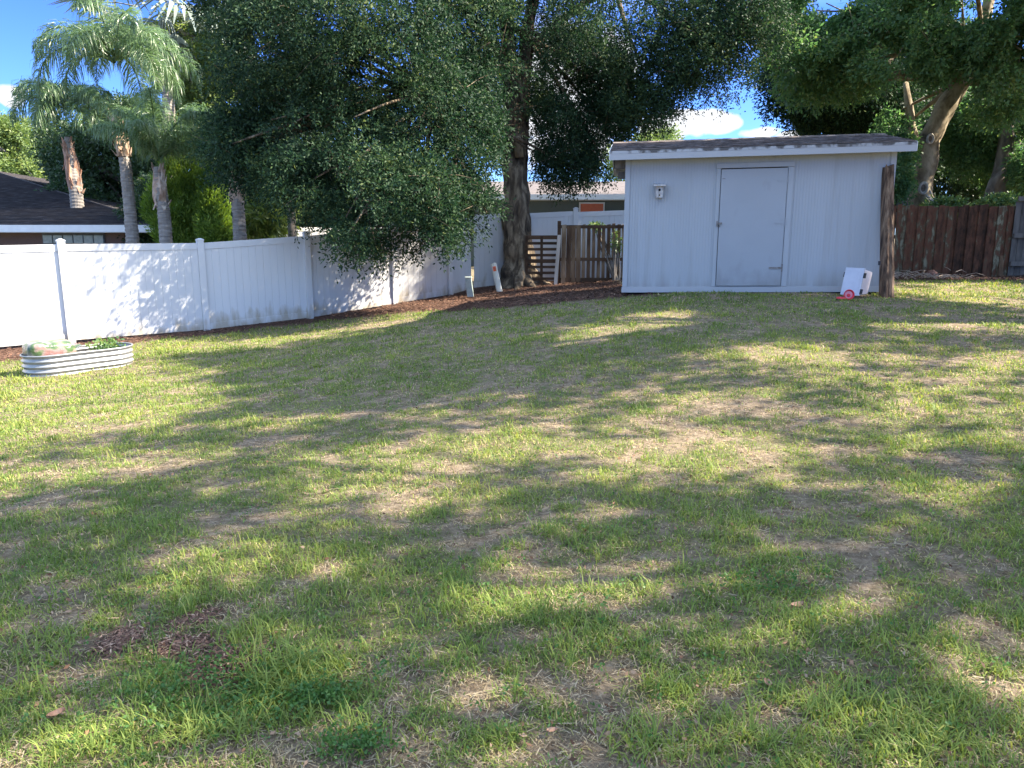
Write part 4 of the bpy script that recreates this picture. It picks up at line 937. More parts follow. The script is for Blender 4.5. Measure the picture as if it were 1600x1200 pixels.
tree('forked_tree', 'grey brown forked tree at the right edge behind the fences', 'tree', gp(t2[0][0], t2[0][1]), [(t2, [.28, .25, .22, .17, .14, .1]), ([U(1540, 330, d2), U(1556, 285, d2 - .1), U(1580, 235, d2), U(1606, 185, d2), U(1650, 100, d2)], [.2, .19, .15, .13, .1])], R2B, 5200,
     dict(nl=13, twig=.4, L=.12, Wd=.05, droop=.3), M['mapleleaf'], M['greybark'], gap=.40, gs=.7, seed=22, limbs=12, twigs=60, keepf=lambda C: ~clear_of(C, t2, .35))
# dark trees further back, right of the sky gap
tree('dark_evergreen', 'dark evergreen tree rising right behind the shed roof', 'tree', gp(*U(1330, 440, 27)[:2]), [([U(1330, 440, 27), U(1335, 300, 27), U(1340, 150, 27)], [.25, .2, .12]), ([U(1388, 440, 26), U(1390, 200, 26), U(1370, 120, 26)], [.2, .16, .1])],
     [PB(1245, 120, 25.5, 62, 62, 2), PB(1300, 150, 26, 95, 55, 2.4), PB(1370, 165, 26, 85, 50, 2.2), PB(1260, 170, 26, 65, 32, 1.5), PB(1340, 90, 27, 120, 60, 2.6), PB(1400, 260, 25.5, 38, 75, 1.1), PB(1240, 30, 27, 60, 80, 2, .7)], 11500, dict(nl=13, twig=.5, L=.12, Wd=.045, droop=.3), M['oakleaf'], M['oakbark'], gap=.36, gs=.9, seed=23, limbs=22, twigs=150)
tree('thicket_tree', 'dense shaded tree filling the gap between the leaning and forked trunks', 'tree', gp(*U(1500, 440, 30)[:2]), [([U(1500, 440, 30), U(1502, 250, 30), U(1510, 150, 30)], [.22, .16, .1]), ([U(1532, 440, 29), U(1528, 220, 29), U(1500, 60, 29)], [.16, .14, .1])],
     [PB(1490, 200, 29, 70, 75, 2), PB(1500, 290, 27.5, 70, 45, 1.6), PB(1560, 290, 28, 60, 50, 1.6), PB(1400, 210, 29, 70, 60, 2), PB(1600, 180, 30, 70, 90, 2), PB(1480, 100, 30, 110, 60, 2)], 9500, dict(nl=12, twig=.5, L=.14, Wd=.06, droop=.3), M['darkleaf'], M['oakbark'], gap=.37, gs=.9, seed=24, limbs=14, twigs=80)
# pale tree behind the shed roof
tree('small_pale_tree', 'small feathery pale green treetop just above the shed roof', 'tree', gp(*U(1025, 430, 42)[:2]), [([U(1025, 430, 42), U(1025, 300, 42), U(1022, 225, 42)], [.2, .15, .08])],
     [PB(1025, 228, 42, 42, 26, 1.6), PB(1050, 240, 42, 55, 30, 2), PB(990, 250, 42, 50, 30, 2)], 900, dict(nl=12, twig=.7, L=.2, Wd=.07), M['paleleaf'], M['greybark'], gap=.36, gs=1.2, seed=25, limbs=8)
# ---- trees and shrubs behind the left fence
tree('far_pale_tree', 'sunlit yellow green tree far beyond the brown house roof at the left edge', 'tree', gp(*U(20, 420, 50)[:2]), [([U(20, 420, 50), U(25, 330, 50), U(25, 250, 50)], [.4, .3, .15])],
     [PB(20, 250, 50, 55, 45, 2.5), PB(-30, 220, 50, 60, 50, 3), PB(60, 280, 49, 32, 28, 2), PB(30, 208, 51, 35, 25, 2, .5), PB(10, 300, 49, 70, 25, 2)], 3800, dict(nl=12, twig=.8, L=.24, Wd=.09), M['paleleaf'], M['greybark'], gap=.38, gs=1.6, seed=31, limbs=10)
tree('tall_light_tree', 'tall light green tree between the palms and the big oak', 'tree', gp(*U(310, 400, 28)[:2]), [([U(310, 400, 28), U(305, 200, 28), U(300, 60, 28)], [.25, .2, .1])],
     [PB(300, 130, 28, 55, 60, 2), PB(320, 210, 28, 60, 55, 2), PB(345, 130, 29, 50, 110, 2), PB(290, 60, 29, 45, 45, 1.6, .5), PB(270, 190, 29, 40, 60, 1.5, .7)], 4600, dict(nl=13, twig=.5, L=.13, Wd=.055), M['paleleaf'], M['greybark'], gap=.37, gs=.9, seed=32, limbs=14, twigs=60)
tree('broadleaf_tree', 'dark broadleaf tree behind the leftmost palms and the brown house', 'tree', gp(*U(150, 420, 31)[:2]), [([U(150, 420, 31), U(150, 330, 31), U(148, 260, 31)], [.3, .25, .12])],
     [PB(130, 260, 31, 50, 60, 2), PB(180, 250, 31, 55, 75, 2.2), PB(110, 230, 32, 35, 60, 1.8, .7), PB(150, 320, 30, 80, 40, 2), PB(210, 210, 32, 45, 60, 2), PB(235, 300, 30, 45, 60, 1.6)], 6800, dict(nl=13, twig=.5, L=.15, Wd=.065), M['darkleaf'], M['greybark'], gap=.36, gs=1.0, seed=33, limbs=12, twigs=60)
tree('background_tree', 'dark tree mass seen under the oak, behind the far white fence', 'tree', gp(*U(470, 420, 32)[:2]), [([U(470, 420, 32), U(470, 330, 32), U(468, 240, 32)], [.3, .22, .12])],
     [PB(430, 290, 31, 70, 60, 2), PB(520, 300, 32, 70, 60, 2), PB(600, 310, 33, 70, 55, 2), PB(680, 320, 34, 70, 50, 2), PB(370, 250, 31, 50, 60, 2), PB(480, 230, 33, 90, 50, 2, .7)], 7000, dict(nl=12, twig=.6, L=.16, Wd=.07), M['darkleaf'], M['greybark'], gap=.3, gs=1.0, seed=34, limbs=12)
tree('grey_trunk_tree', 'slim grey trunked tree standing behind the long white fence under the oak', 'tree', gp(*U(457, 420, 22.5)[:2]), [([U(458, 430, 22.5), U(457, 370, 22.5), U(455, 290, 22.5), U(453, 180, 22.5)], [.13, .12, .105, .08])],
     [PB(450, 170, 22.5, 70, 60, 1.5), PB(480, 130, 22.5, 60, 50, 1.5)], 900, dict(nl=12, twig=.5, L=.12, Wd=.05), M['darkleaf'], M['greybark'], gap=.3, seed=35, limbs=8)

def bush(name, label, base, blobs, n, mt, leafkw, seed, gap=.4, gs=.35, cat='shrub', group=None, upward=0):
    root = empty(name, base, label, cat, group); mb = MB(); r_ = random.Random(seed)
    for i in range(10):
        b = blobs[i % len(blobs)]; c = np.array(b[0]) + np.array(b[1]) * np.array([r_.uniform(-.5, .5) for _ in range(3)]); limb(mb, np.array(base) + [r_.uniform(-.1, .1), 0, 0], c, .035, .008, .1, i, 6, 5)
    mb.build('stems', M['greybark'], root)
    C, D = blob_points(blobs, n, seed, .5, gap, gs); D[:, 2] += upward; D /= np.linalg.norm(D, axis=1, keepdims=True)
    leaves_mesh('foliage', C, D, mt, root, seed=seed, tint=np.clip(.2 + .6 * fbm(C[:, 0] * 2, C[:, 2] * 2, seed) + np.random.default_rng(seed).normal(0, .12, len(C)), 0, 1), **leafkw); return root
jk = dict(nl=15, twig=.34, L=.13, Wd=.032, droop=-.35, spread=.55)
bush('juniper', 'dark green juniper, the taller one, between two palm trunks behind the fence', gp(*U(292, 420, 22)[:2]), [PB(290, 360, 22, 42, 50, .8), PB(288, 300, 22, 34, 55, .7), PB(286, 255, 22, 16, 32, .35), PB(265, 340, 22.3, 32, 50, .6), PB(318, 340, 22, 22, 50, .5)], 3300, M['juniper'], jk, 41, upward=1.3)
bush('juniper', 'bright yellow green juniper, the shorter one, left of the shaggy palm trunk', gp(*U(338, 420, 21.5)[:2]), [PB(338, 365, 21.5, 24, 40, .5), PB(336, 330, 21.5, 20, 40, .4), PB(330, 300, 21.5, 10, 24, .25)], 1500, M['juniper'], jk, 42, upward=1.3)
bush('shrub', 'dark shrub beside the brown house wall, behind the left palm trunk', gp(*U(228, 420, 23)[:2]), [PB(225, 350, 23, 30, 45, .7), PB(240, 320, 23.5, 30, 50, .8)], 1500, M['darkleaf'], dict(nl=12, twig=.35, L=.1, Wd=.045), 43)
bush('shrub', 'low leafy shrub with long pale leaves between the shaggy palm trunk and the grey trunk', gp(*U(410, 420, 23.5)[:2]), [PB(405, 345, 23.5, 30, 24, .6), PB(425, 320, 24, 28, 30, .6)], 500, M['paleleaf'], dict(nl=7, twig=.5, L=.38, Wd=.06, droop=.5), 44)
bush('shrub', 'ivy like shrub peeking over the back fence left of the grey fence', gp(*U(1530, 420, 20.3)[:2]), [PB(1520, 318, 20.3, 35, 8, .3), PB(1560, 314, 20.4, 30, 8, .3), PB(1478, 318, 20.3, 22, 6, .25)], 420, M['palmetto'], dict(nl=9, twig=.2, L=.09, Wd=.06), 45)
bush('climbing_vine', 'dark vine hanging beside the shed and rough post above the red fence', gp(*U(1408, 430, 20.6)[:2]), [PB(1405, 280, 20.6, 22, 55, .4), PB(1412, 230, 20.9, 18, 40, .4)], 1000, M['mapleleaf'], dict(nl=12, twig=.3, L=.10, Wd=.05, droop=.6), 46, cat='vine')
bush('shrub', 'small green sprig growing through the gapped boards next to the shed', gp(*U(962, 438, 19.6)[:2]), [PB(964, 375, 19.65, 5, 22, .12), PB(930, 352, 19.9, 12, 4, .1)], 60, M['palmetto'], dict(nl=8, twig=.15, L=.06, Wd=.04), 47)

# ---- palms
def frond(name, base, az, el0, L, root, mt, droop=1.5, nst=74, ll=.62, seed=0, plume=True, width=.021, tint=.5):
    g_ = np.random.default_rng(seed); N = 14; pts = [np.array(base, float)]; el = el0; 
    for i in range(N):
        d = np.array([math.cos(az) * math.cos(el), math.sin(az) * math.cos(el), math.sin(el)]); pts.append(pts[-1] + d * L / N); el -= droop / N * (1.2 if i > 3 else .6); el = max(el, -1.45)
    pts = np.array(pts); mb = MB(); mb.tube(pts, list(np.linspace(.035, .006, N + 1)), 5, 0, 0, False); 
    V = [np.array(mb.v)]; Fs = [np.array([f for f in mb.f])]; nv = len(mb.v)
    side0 = np.array([-math.sin(az), math.cos(az), 0])
    ts = np.linspace(.14, .995, nst); idx = ts * N; i0 = np.minimum(idx.astype(int), N - 1); fr = (idx - i0)[:, None]
    P = pts[i0] * (1 - fr) + pts[i0 + 1] * fr; Tn = pts[i0 + 1] - pts[i0]; Tn /= np.linalg.norm(Tn, axis=1, keepdims=True)
    Nn = np.cross(np.tile(side0, (nst, 1)), Tn)
    for rep in range(2 if plume else 1):
        for s in (-1, 1):
            k = nst; up = g_.uniform(-.9, .9, (k, 1)) if plume else g_.uniform(-.1, .25, (k, 1))
            d = side0 * s * g_.uniform(.5, 1, (k, 1)) + Tn * g_.uniform(.35, .7, (k, 1)) + Nn * up; d /= np.linalg.norm(d, axis=1, keepdims=True)
            l = (ll * np.sin(np.clip(ts * 1.05, 0, 1) * math.pi * .9 + .25)[:, None] * g_.uniform(.75, 1.15, (k, 1)))
            m1 = P + d * l * .4 + [0, 0, -.01]; dd = d.copy(); dd[:, 2] -= .75; dd /= np.linalg.norm(dd, axis=1, keepdims=True); m2 = m1 + dd * l * .35
            d3 = d * .35; d3[:, 2] -= 1.4; d3 /= np.linalg.norm(d3, axis=1, keepdims=True); e = m2 + d3 * l * .4
            w = np.cross(d, g_.normal(size=(k, 3))); w /= np.linalg.norm(w, axis=1, keepdims=True); w *= width / 2
            v = np.stack([P - w * .5, P + w * .5, m1 - w, m1 + w, m2 - w * .8, m2 + w * .8, e - w * .15, e + w * .15], 1).reshape(-1, 3)
            b = nv + np.arange(k)[:, None] * 8; V.append(v); nv += len(v)
            for q in ((0, 1, 3, 2), (2, 3, 5, 4), (4, 5, 7, 6)): Fs.append(b + np.array(q)[None])
    V = np.concatenate(V); tt = np.clip(np.repeat(g_.normal(tint, .12, len(V) // 2 + 1), 2)[:len(V)], 0, 1)
    return mesh_np(name, V, np.concatenate(Fs), mt, root, attrs={'tint': tt})
def palm(label, base, path, rad, crown, nf, L, seed, boots=None, bootmat=None, group='queen palms behind the left fence', fan=False, droop=1.9, el=(.1, 1.3), azbias=None, ll=.62, tint=.5):
    root = empty('palm_tree', base, label, 'palm tree', group); r_ = random.Random(seed)
    P = [np.array(p) for p in path]; pp = []; rr_ = []
    for i in range(len(P) - 1):
        k_ = max(4, int(np.linalg.norm(P[i + 1] - P[i]) / .055))
        for k in range(k_):
            f = k / k_; pp.append(P[i] * (1 - f) + P[i + 1] * f); rr_.append((rad[i] * (1 - f) + rad[i + 1] * f) * (1.05 if k % 2 else .97))
    mb = MB(); mb.tube(pp + [P[-1]], rr_ + [rad[-1]], 14, .06, seed); mb.build('trunk', M['palmtrunk'], root)
    if boots is not None:
        a, b = np.array(boots[0]), np.array(boots[1]); r0 = boots[2]; mb = MB()
        mb.tube([a, a * .7 + b * .3, a * .4 + b * .6, b], [r0 * .9, r0 * 1.15, r0 * 1.0, r0 * .55], 12, .5, seed)
        for i in range(34):
            f = r_.random(); ang = r_.uniform(0, 6.28); c = a * (1 - f) + b * f; rr2 = r0 * (1.1 - .35 * f); o_ = np.array([math.cos(ang), math.sin(ang), 0])
            tip = c + o_ * rr2 * r_.uniform(1.05, 1.6) + UP * r_.uniform(.1, .3) * (1 if r_.random() < .7 else -1)
            sd_ = np.cross(o_, UP) * .06; q0 = c + o_ * rr2 * .8
            mb.hexa([q0 - sd_, q0 + sd_, q0 + sd_ + o_ * .03, q0 - sd_ + o_ * .03], [tip - sd_ * .3, tip + sd_ * .3, tip + sd_ * .3 + o_ * .01, tip - sd_ * .3 + o_ * .01])
        mb.build('old_boots', bootmat or M['boots'], root)
    for i in range(nf):
        az = 2 * math.pi * i / nf * 1.0 + r_.uniform(-.25, .25) if azbias is None else azbias[i % len(azbias)] + r_.uniform(-.2, .2)
        e = el[0] + (el[1] - el[0]) * ((i * 7) % nf) / nf
        if not fan: frond('frond', np.array(crown) + [math.cos(az) * .06, math.sin(az) * .06, r_.uniform(-.05, .25)], az, e, L * r_.uniform(.85, 1.1), root, M['palm'], droop, seed=seed * 50 + i, ll=ll, tint=tint)
        else: fanleaf(np.array(crown), az, e, L * r_.uniform(.8, 1.1), root, M['fan'], seed * 50 + i)
    return root
def fanleaf(base, az, el, L, root, mt, seed, R_=None, name='fan_leaf', seg=30, sag=.35):
    g_ = np.random.default_rng(seed); d = np.array([math.cos(az) * math.cos(el), math.sin(az) * math.cos(el), math.sin(el)]); s = np.array([-math.sin(az), math.cos(az), 0]); nrm = np.cross(d, s)
    hub = base + d * L * .5 + UP * -.05 * L; R_ = R_ or L * .62; mb = MB(); mb.tube([base, base + d * L * .25, hub], [.03, .022, .015], 5)
    V = [np.array(mb.v)]; quad = [f for f in mb.f if len(f) == 4]; Fs = [np.array(quad)]; nv = len(mb.v)
    for k in range(seg):
        a = (k / (seg - 1) - .5) * 4.0; dr = d * math.cos(a) + s * math.sin(a); dr = dr + nrm * .12 * (-1) ** k * .3; r_ = R_ * (1 - .18 * abs(a) / 2) * g_.uniform(.9, 1.08)
        w = (s * math.cos(a) - d * math.sin(a)) * (R_ * 4.0 / seg * .5); m = hub + dr * r_ * .55; e = hub + dr * r_ - UP * sag * r_ * g_.uniform(.4, 1.2)
        q0 = hub; f_ = nrm * .02 * (1 if k % 2 else -1)
        V.append(np.array([q0 - w * .08, q0 + w * .08, m + w * .52 + f_, m - w * .52 - f_, e + w * .06, e - w * .06])); Fs.append(np.array([[nv, nv + 1, nv + 2, nv + 3], [nv + 3, nv + 2, nv + 4, nv + 5]])); nv += 6
    V = np.concatenate(V); return mesh_np(name, V, np.concatenate(Fs), mt, root, attrs={'tint': np.clip(g_.normal(.5, .2, len(V)), 0, 1)})
gq = 'queen palms behind the left fence'
palm('tall ringed palm, the middle one of three with long drooping green fronds', gp(*U(208, 400, 20.5)[:2]), [U(213, 440, 20.5), U(205, 350, 20.5), U(196, 255, 20.5), U(183, 190, 20.5)], [.175, .16, .145, .11], U(181, 98, 20.5), 17, 2.65, 1, boots=(U(194, 246, 20.5), U(180, 175, 20.5), .17), droop=2.4, el=(.15, 1.4), ll=.66)
palm('reddish shaggy palm leaning over the dark roof of the brown house', gp(*U(125, 420, 25)[:2]), [U(130, 440, 25), U(122, 340, 25), U(118, 290, 25), U(105, 215, 25)], [.2, .2, .2, .1], U(106, 170, 25), 15, 2.0, 2, boots=(U(120, 305, 25), U(105, 222, 25), .2), bootmat=M['redbark'], droop=2.2, el=(.2, 1.3), ll=.62)
palm('shorter palm with arching green fronds, just right of the roof corner', gp(*U(260, 420, 20)[:2]), [U(262, 440, 20), U(258, 350, 20), U(252, 300, 20), U(246, 262, 20)], [.17, .16, .15, .1], U(247, 250, 19.8), 13, 2.1, 3, boots=(U(254, 325, 20), U(247, 265, 20), .15), droop=1.5, el=(.6, 1.45), ll=.6, tint=.5)
palm('shaggy topped palm trunk standing behind the fence at the edge of the oak', gp(*U(376, 420, 20.5)[:2]), [U(378, 440, 20.5), U(375, 370, 20.5), U(371, 310, 20.5), U(369, 262, 20.5)], [.19, .175, .16, .12], U(368, 235, 20.5), 9, 2.0, 4, boots=(U(371, 318, 20.5), U(369, 265, 20.5), .16), droop=1.8, el=(.5, 1.3))
palm('tall silver fan palm with pale hanging dead leaves above the other palms', gp(*U(268, 420, 26)[:2]), [U(268, 440, 26), U(267, 250, 26), U(263, 150, 26), U(260, 90, 26)], [.22, .2, .2, .2], U(253, -10, 26), 16, 3.6, 5, boots=(U(262, 135, 26), U(259, 85, 26), .27), fan=True, group=None, el=(-.5, 1.2))
fp = [o_ for o_ in COL.objects if o_.name.startswith('palm_tree')][-1]
for i in range(16):
    ang = i * .39; fanleaf(U(258, 30, 26) + np.array([math.cos(ang) * .15, math.sin(ang) * .15, 0]), ang, -1.25, 1.5, fp, M['fan'], 900 + i, name='dead_leaf', seg=12, sag=.6)
fanleaf(U(215, 10, 25.5), 3.3, .15, 2.6, fp, M['fan'], 990, sag=.25)
fanleaf(U(205, 45, 25.3), 3.6, -.2, 1.8, fp, M['fan'], 991, sag=.3)
# palmetto behind the right fence
pm = empty('palmetto', gp(*U(1470, 420, 20.8)[:2]), 'bright fan leaved palmetto showing over the red fence beside the leaning trunk', 'palm')
for i, (px, py, az, el, L) in enumerate([(1462, 320, 1.2, 1.2, 1.3), (1478, 322, .3, .9, 1.4), (1490, 325, -.1, .55, 1.3), (1470, 330, 2.4, .8, 1.0), (1500, 330, .2, .3, .9), (1455, 315, 2.0, 1.3, 1.0)]):
    fanleaf(U(px, py + 40, 20.8), az, el, L * .85, pm, M['palmetto'], 700 + i, seg=26, sag=.2)
mb = MB(); r_ = random.Random(8)
for i in range(16):
    p = U(1452 + r_.uniform(-4, 14), 300 + r_.uniform(0, 30), 20.9); q = p + np.array([r_.uniform(-.15, .2), 0, r_.uniform(-.2, .1)]); limb(mb, p, q, .03, .02, .6, i, 6, 6)
mb.build('bare_roots', M['scar'], pm, smooth=True)

# ---- neighbouring shade trees standing right of the lawn, outside the picture; their shade falls across the grass
sk = dict(nl=14, twig=.7, L=.20, Wd=.10, droop=.2)
def out_keep(C): return C[:, 2] > 2.0 + .33 * C[:, 1]
for nm, lb, tx, ty, bl, nn_, sd in [
    ('shade_tree', 'broad tree standing right of the lawn midway back, shading the grass', 13.2, 10.5, [((11.5, 12.2, 9.6), (7.5, 4.6, 2.1)), ((8.0, 10.0, 9.2), (3.8, 4.0, 1.7), 2.0), ((15, 13.5, 9.8), (4.5, 5, 2.2)), ((6.2, 9.8, 9.2), (3.2, 3.2, 1.4), 1.8), ((8.5, 13, 10), (4, 3, 1.5), 1.5)], 9500, 51),
    ('shade_tree', 'broad tree standing right of the near lawn, shading the foreground', 12.0, 3.4, [((11.2, 4.6, 9.0), (7.0, 4.6, 1.9)), ((7.0, 4.0, 8.6), (3.4, 4.6, 1.5)), ((10, 0, 9), (7, 3, 2))], 1750, 52)]:
    b0 = gp(tx, ty); tree(nm, lb, 'tree', b0, [([b0 - [0, 0, .2], b0 + [0, .1, 2.5], b0 + [-.3, .3, 5.5], b0 + [-.6, .4, 8]], [.42, .34, .28, .2])], bl, nn_, sk, M['shadeleaf'], M['oakbark'], seed=sd, limbs=14, rb=.08, lit=True, shell=.2, keepf=out_keep, limb_from=[b0 + [-.3, .3, 5.5], b0 + [-.6, .4, 8]])
b0 = gp(21, 19); tree('shade_tree', 'tall tree right of the back fence beyond the picture edge', 'tree', b0, [([b0 - [0, 0, .2], b0 + [0, 0, 3.5], b0 + [0, 0, 7]], [.4, .3, .2])], [((18, 19.5, 8.8), (4.5, 4.2, 2.4)), ((21, 17, 8), (4.5, 4, 2.6))], 2600, sk, M['shadeleaf'], M['oakbark'], seed=53, limbs=14, rb=.14, lit=True, shell=.2, limb_from=[b0 + [0, 0, 3.5], b0 + [0, 0, 7]])

# ------------------------------------------------------------------ grass, mulch, litter
def in_rect(x, y, c, dx, dy, hx, hy):
    u = (x - c[0]) * dx[0] + (y - c[1]) * dx[1]; v = (x - c[0]) * dy[0] + (y - c[1]) * dy[1]; return (abs(u) < hx) & (abs(v) < hy)
def blocked(x, y):
    b = in_rect(x, y, S(WR / 2, DP / 2, 0), sx, sy, WR / 2 + .02, DP / 2 + .02)
    b |= in_rect(x, y, cT, dxT, dyT, LT / 2 - .02, RT - .02)
    b |= y > np.interp(x, _fx, _fy) - .1
    b |= in_rect(x, y, pb, (1, 0), (0, 1), .11, .09)
    return b
def sample(n, y0, y1, rs, power=1.0):
    """ground points in the wedge in front of the camera, with some margin to each side"""
    y = y0 * (y1 / y0) ** rs.random(n) if power == 1 else rs.uniform(y0, y1, n); x = rs.uniform(-1, 1, n) * (y * .76 + 2.6); return x, y
rs = np.random.default_rng(99)
def grass(n_tuft, per, seed):
    rs = np.random.default_rng(seed)
    x, y = sample(n_tuft, 1.25, 19.5, rs)
    ok = ~blocked(x, y); x, y = x[ok], y[ok]
    bare = bareness(x, y); mu = np.where(np.hypot(x, y) < 6, np.clip(mulch_amt(x, y) * 1.3, 0, .85), mulch_amt(x, y))
    keep = (rs.random(len(x)) > bare * .80 + .05) & (rs.random(len(x)) > mu * 1.25) & (x > -14); x, y, bare = x[keep], y[keep], bare[keep]
    dist = np.hypot(x, y); n = len(x)
    lush = fbm(x * .8, y * .8, 61) ; vig = fbm(x * 2.5, y * 2.5, 62, 2)
    hgt = (.022 + .048 * np.clip(vig - .2, 0, 1)) * rs.uniform(.55, 1.35, n) * (1.15 - .5 * bare) * (1 + .02 * dist); dry = np.clip(.11 + .85 * bare + .25 * (fbm(x * .5, y * .5, 63) - .45), .03, .9)
    left = np.clip((-x - 2.5) / 3, 0, 1); dry = dry * (1 - .5 * left)
    sprd = .014 + .0035 * dist
    bx_ = x[:, None] + rs.normal(0, 1, (n, per)) * sprd[:, None]; by_ = y[:, None] + rs.normal(0, 1, (n, per)) * sprd[:, None]
    az = rs.uniform(0, 2 * math.pi, (n, per)); lean = rs.uniform(.35, 1.6, (n, per)); h = hgt[:, None] * rs.uniform(.5, 1.4, (n, per))
    isdry = rs.random((n, per)) < dry[:, None]; lean = np.where(isdry, lean + .5, lean); h = np.where(isdry, h * .8, h)
    w = (np.maximum(.0040, .0009 * dist)[:, None]) * rs.uniform(.7, 1.4, (n, per))
    tint = np.where(isdry, rs.uniform(.72, 1, (n, per)), np.clip(.10 + .45 * lush[:, None] + rs.normal(0, .13, (n, 1)) + rs.normal(0, .10, (n, per)) + .08 * left[:, None], 0, .68))
    return bx_.ravel(), by_.ravel(), az.ravel(), lean.ravel(), h.ravel(), w.ravel(), tint.ravel()
def blades(arrs):
    x, y, az, lean, h, w, tint = [np.concatenate(a) for a in zip(*arrs)]
    z = gz_fine(x, y) - .004; n = len(x)
    dx_, dy_ = np.cos(az), np.sin(az); px_, py_ = -dy_, dx_
    B0 = np.c_[x, y, z]; s1 = np.sin(lean * .6) * h * .55; c1 = np.cos(lean * .6) * h * .55; s2 = s1 + np.sin(np.minimum(lean * 1.5, 1.9)) * h * .5; c2 = np.maximum(c1 + np.cos(np.minimum(lean * 1.5, 1.9)) * h * .5, .006)
    B1 = B0 + np.c_[dx_ * s1, dy_ * s1, c1]; B2 = B0 + np.c_[dx_ * s2, dy_ * s2, c2]; Wv = np.c_[px_, py_, np.zeros(n)] * (w / 2)[:, None]
    V = np.stack([B0 - Wv, B0 + Wv, B1 - Wv * .8, B1 + Wv * .8, B2 - Wv * .12, B2 + Wv * .12], 1).reshape(-1, 3)
    i = np.arange(n)[:, None] * 6; Fq = np.concatenate([i + np.array([[0, 1, 3, 2]]), i + np.array([[2, 3, 5, 4]])])
    return V, Fq, np.repeat(tint, 6)
NT = 122000
sets = [grass(NT, 7, 1)]
# finer foreground fill and long tussocks
def tuss(pts, per, hh, sd):
    rs = np.random.default_rng(sd); x = np.repeat([p[0] for p in pts], per) + rs.normal(0, .035, per * len(pts)); y = np.repeat([p[1] for p in pts], per) + rs.normal(0, .03, per * len(pts)); n = len(x)
    return x, y, rs.uniform(0, 6.28, n), rs.uniform(.4, 1.4, n), hh * rs.uniform(.5, 1.3, n), rs.uniform(.0035, .0065, n), np.clip(rs.normal(.45, .12, n), 0, .68)
r_ = random.Random(4); tp = []
for (px, py, sxp, syp, k) in [(450, 1080, 90, 45, 26), (400, 1000, 60, 25, 9), (270, 960, 30, 12, 6), (300, 1150, 140, 40, 24), (60, 1040, 60, 50, 14), (1000, 1170, 80, 25, 10), (1250, 1130, 150, 50, 22), (1500, 1120, 90, 60, 18), (700, 980, 120, 60, 12), (1050, 900, 200, 70, 18), (150, 880, 140, 50, 14), (560, 1150, 60, 30, 8)]:
    for _ in range(k): q = G(r_.gauss(px, sxp * .55), r_.gauss(py, syp * .55)); tp.append(q)
sets.append(tuss(tp, 18, .085, 5)); 
tp2 = [G(r_.gauss(440, 35), r_.gauss(1085, 25)) for _ in range(12)]; sets.append(tuss(tp2, 20, .13, 6))
V, Fq, ti = blades(sets)
gr = mesh_np('lawn_grass', V, Fq, M['grass'], None, attrs={'tint': ti}); tag(gr, 'patchy green lawn grass with dry straw blades across the whole yard', 'grass', kind='stuff')
# thatch: flat dry stems lying in the bare patches
x, y = sample(190000, 1.25, 18, rs); k = (~blocked(x, y)) & (rs.random(len(x)) < .12 + .8 * bareness(x, y)) & (rs.random(len(x)) > mulch_amt(x, y)); x, y = x[k], y[k]; n = len(x); dist = np.hypot(x, y)
az = rs.uniform(0, 6.28, n); L_ = rs.uniform(.01, .05, n) * (1 + .05 * dist); w = np.maximum(.0025, .0007 * dist) * rs.uniform(.6, 1.3, n); z = gz_fine(x, y) + rs.uniform(.002, .014, n)
P0 = np.c_[x, y, z]; dv = np.c_[np.cos(az), np.sin(az), rs.uniform(-.12, .12, n)]; pv = np.c_[-np.sin(az), np.cos(az), rs.uniform(-.3, .3, n)] * (w / 2)[:, None]
V = np.stack([P0 - pv, P0 + pv, P0 + dv * L_[:, None] + pv, P0 + dv * L_[:, None] - pv], 1).reshape(-1, 3)
thm = leafmat('dry_thatch', [(0, (.10, .07, .045)), (.5, (.23, .18, .115)), (1, (.38, .32, .22))], .1, .8, .1)
tag(mesh_np('dry_thatch', V, np.arange(n * 4).reshape(-1, 4), thm, None, attrs={'tint': np.repeat(rs.random(n), 4)}), 'straw coloured dead grass stems lying on the bare soil', 'thatch', kind='stuff')
# low clover patch in the left foreground
C = []; 
for (px, py, sxp, syp, k) in [(345, 1085, 140, 45, 260), (440, 1125, 90, 24, 70), (500, 1105, 50, 12, 100), (560, 1185, 60, 16, 90), (1180, 930, 120, 24, 60)]:
    c = patch(px, py, sxp, syp); C.append(np.c_[c[0] + rs.normal(0, .5, k) * c[2], c[1] + rs.normal(0, .5, k) * c[3]])
xs_, ys_ = sample(2600, 1.3, 9, rs); kk = (~blocked(xs_, ys_)) & (fbm(xs_ * 1.3, ys_ * 1.3, 88) > .52); C.append(np.c_[xs_[kk], ys_[kk]])
C = np.concatenate(C); C = np.c_[C, gz_fine(C[:, 0], C[:, 1]) + rs.uniform(.015, .05, len(C))]; D = rs.normal(size=C.shape) * .6; D[:, 2] = .3; D /= np.linalg.norm(D, axis=1, keepdims=True)
cl = leaves_mesh('clover_patch', C, D, M['clover'], None, nl=6, twig=.04, L=.014, Wd=.011, droop=0, seed=8); tag(cl, 'low dark green clover like weeds growing in the left foreground', 'weeds', kind='stuff')
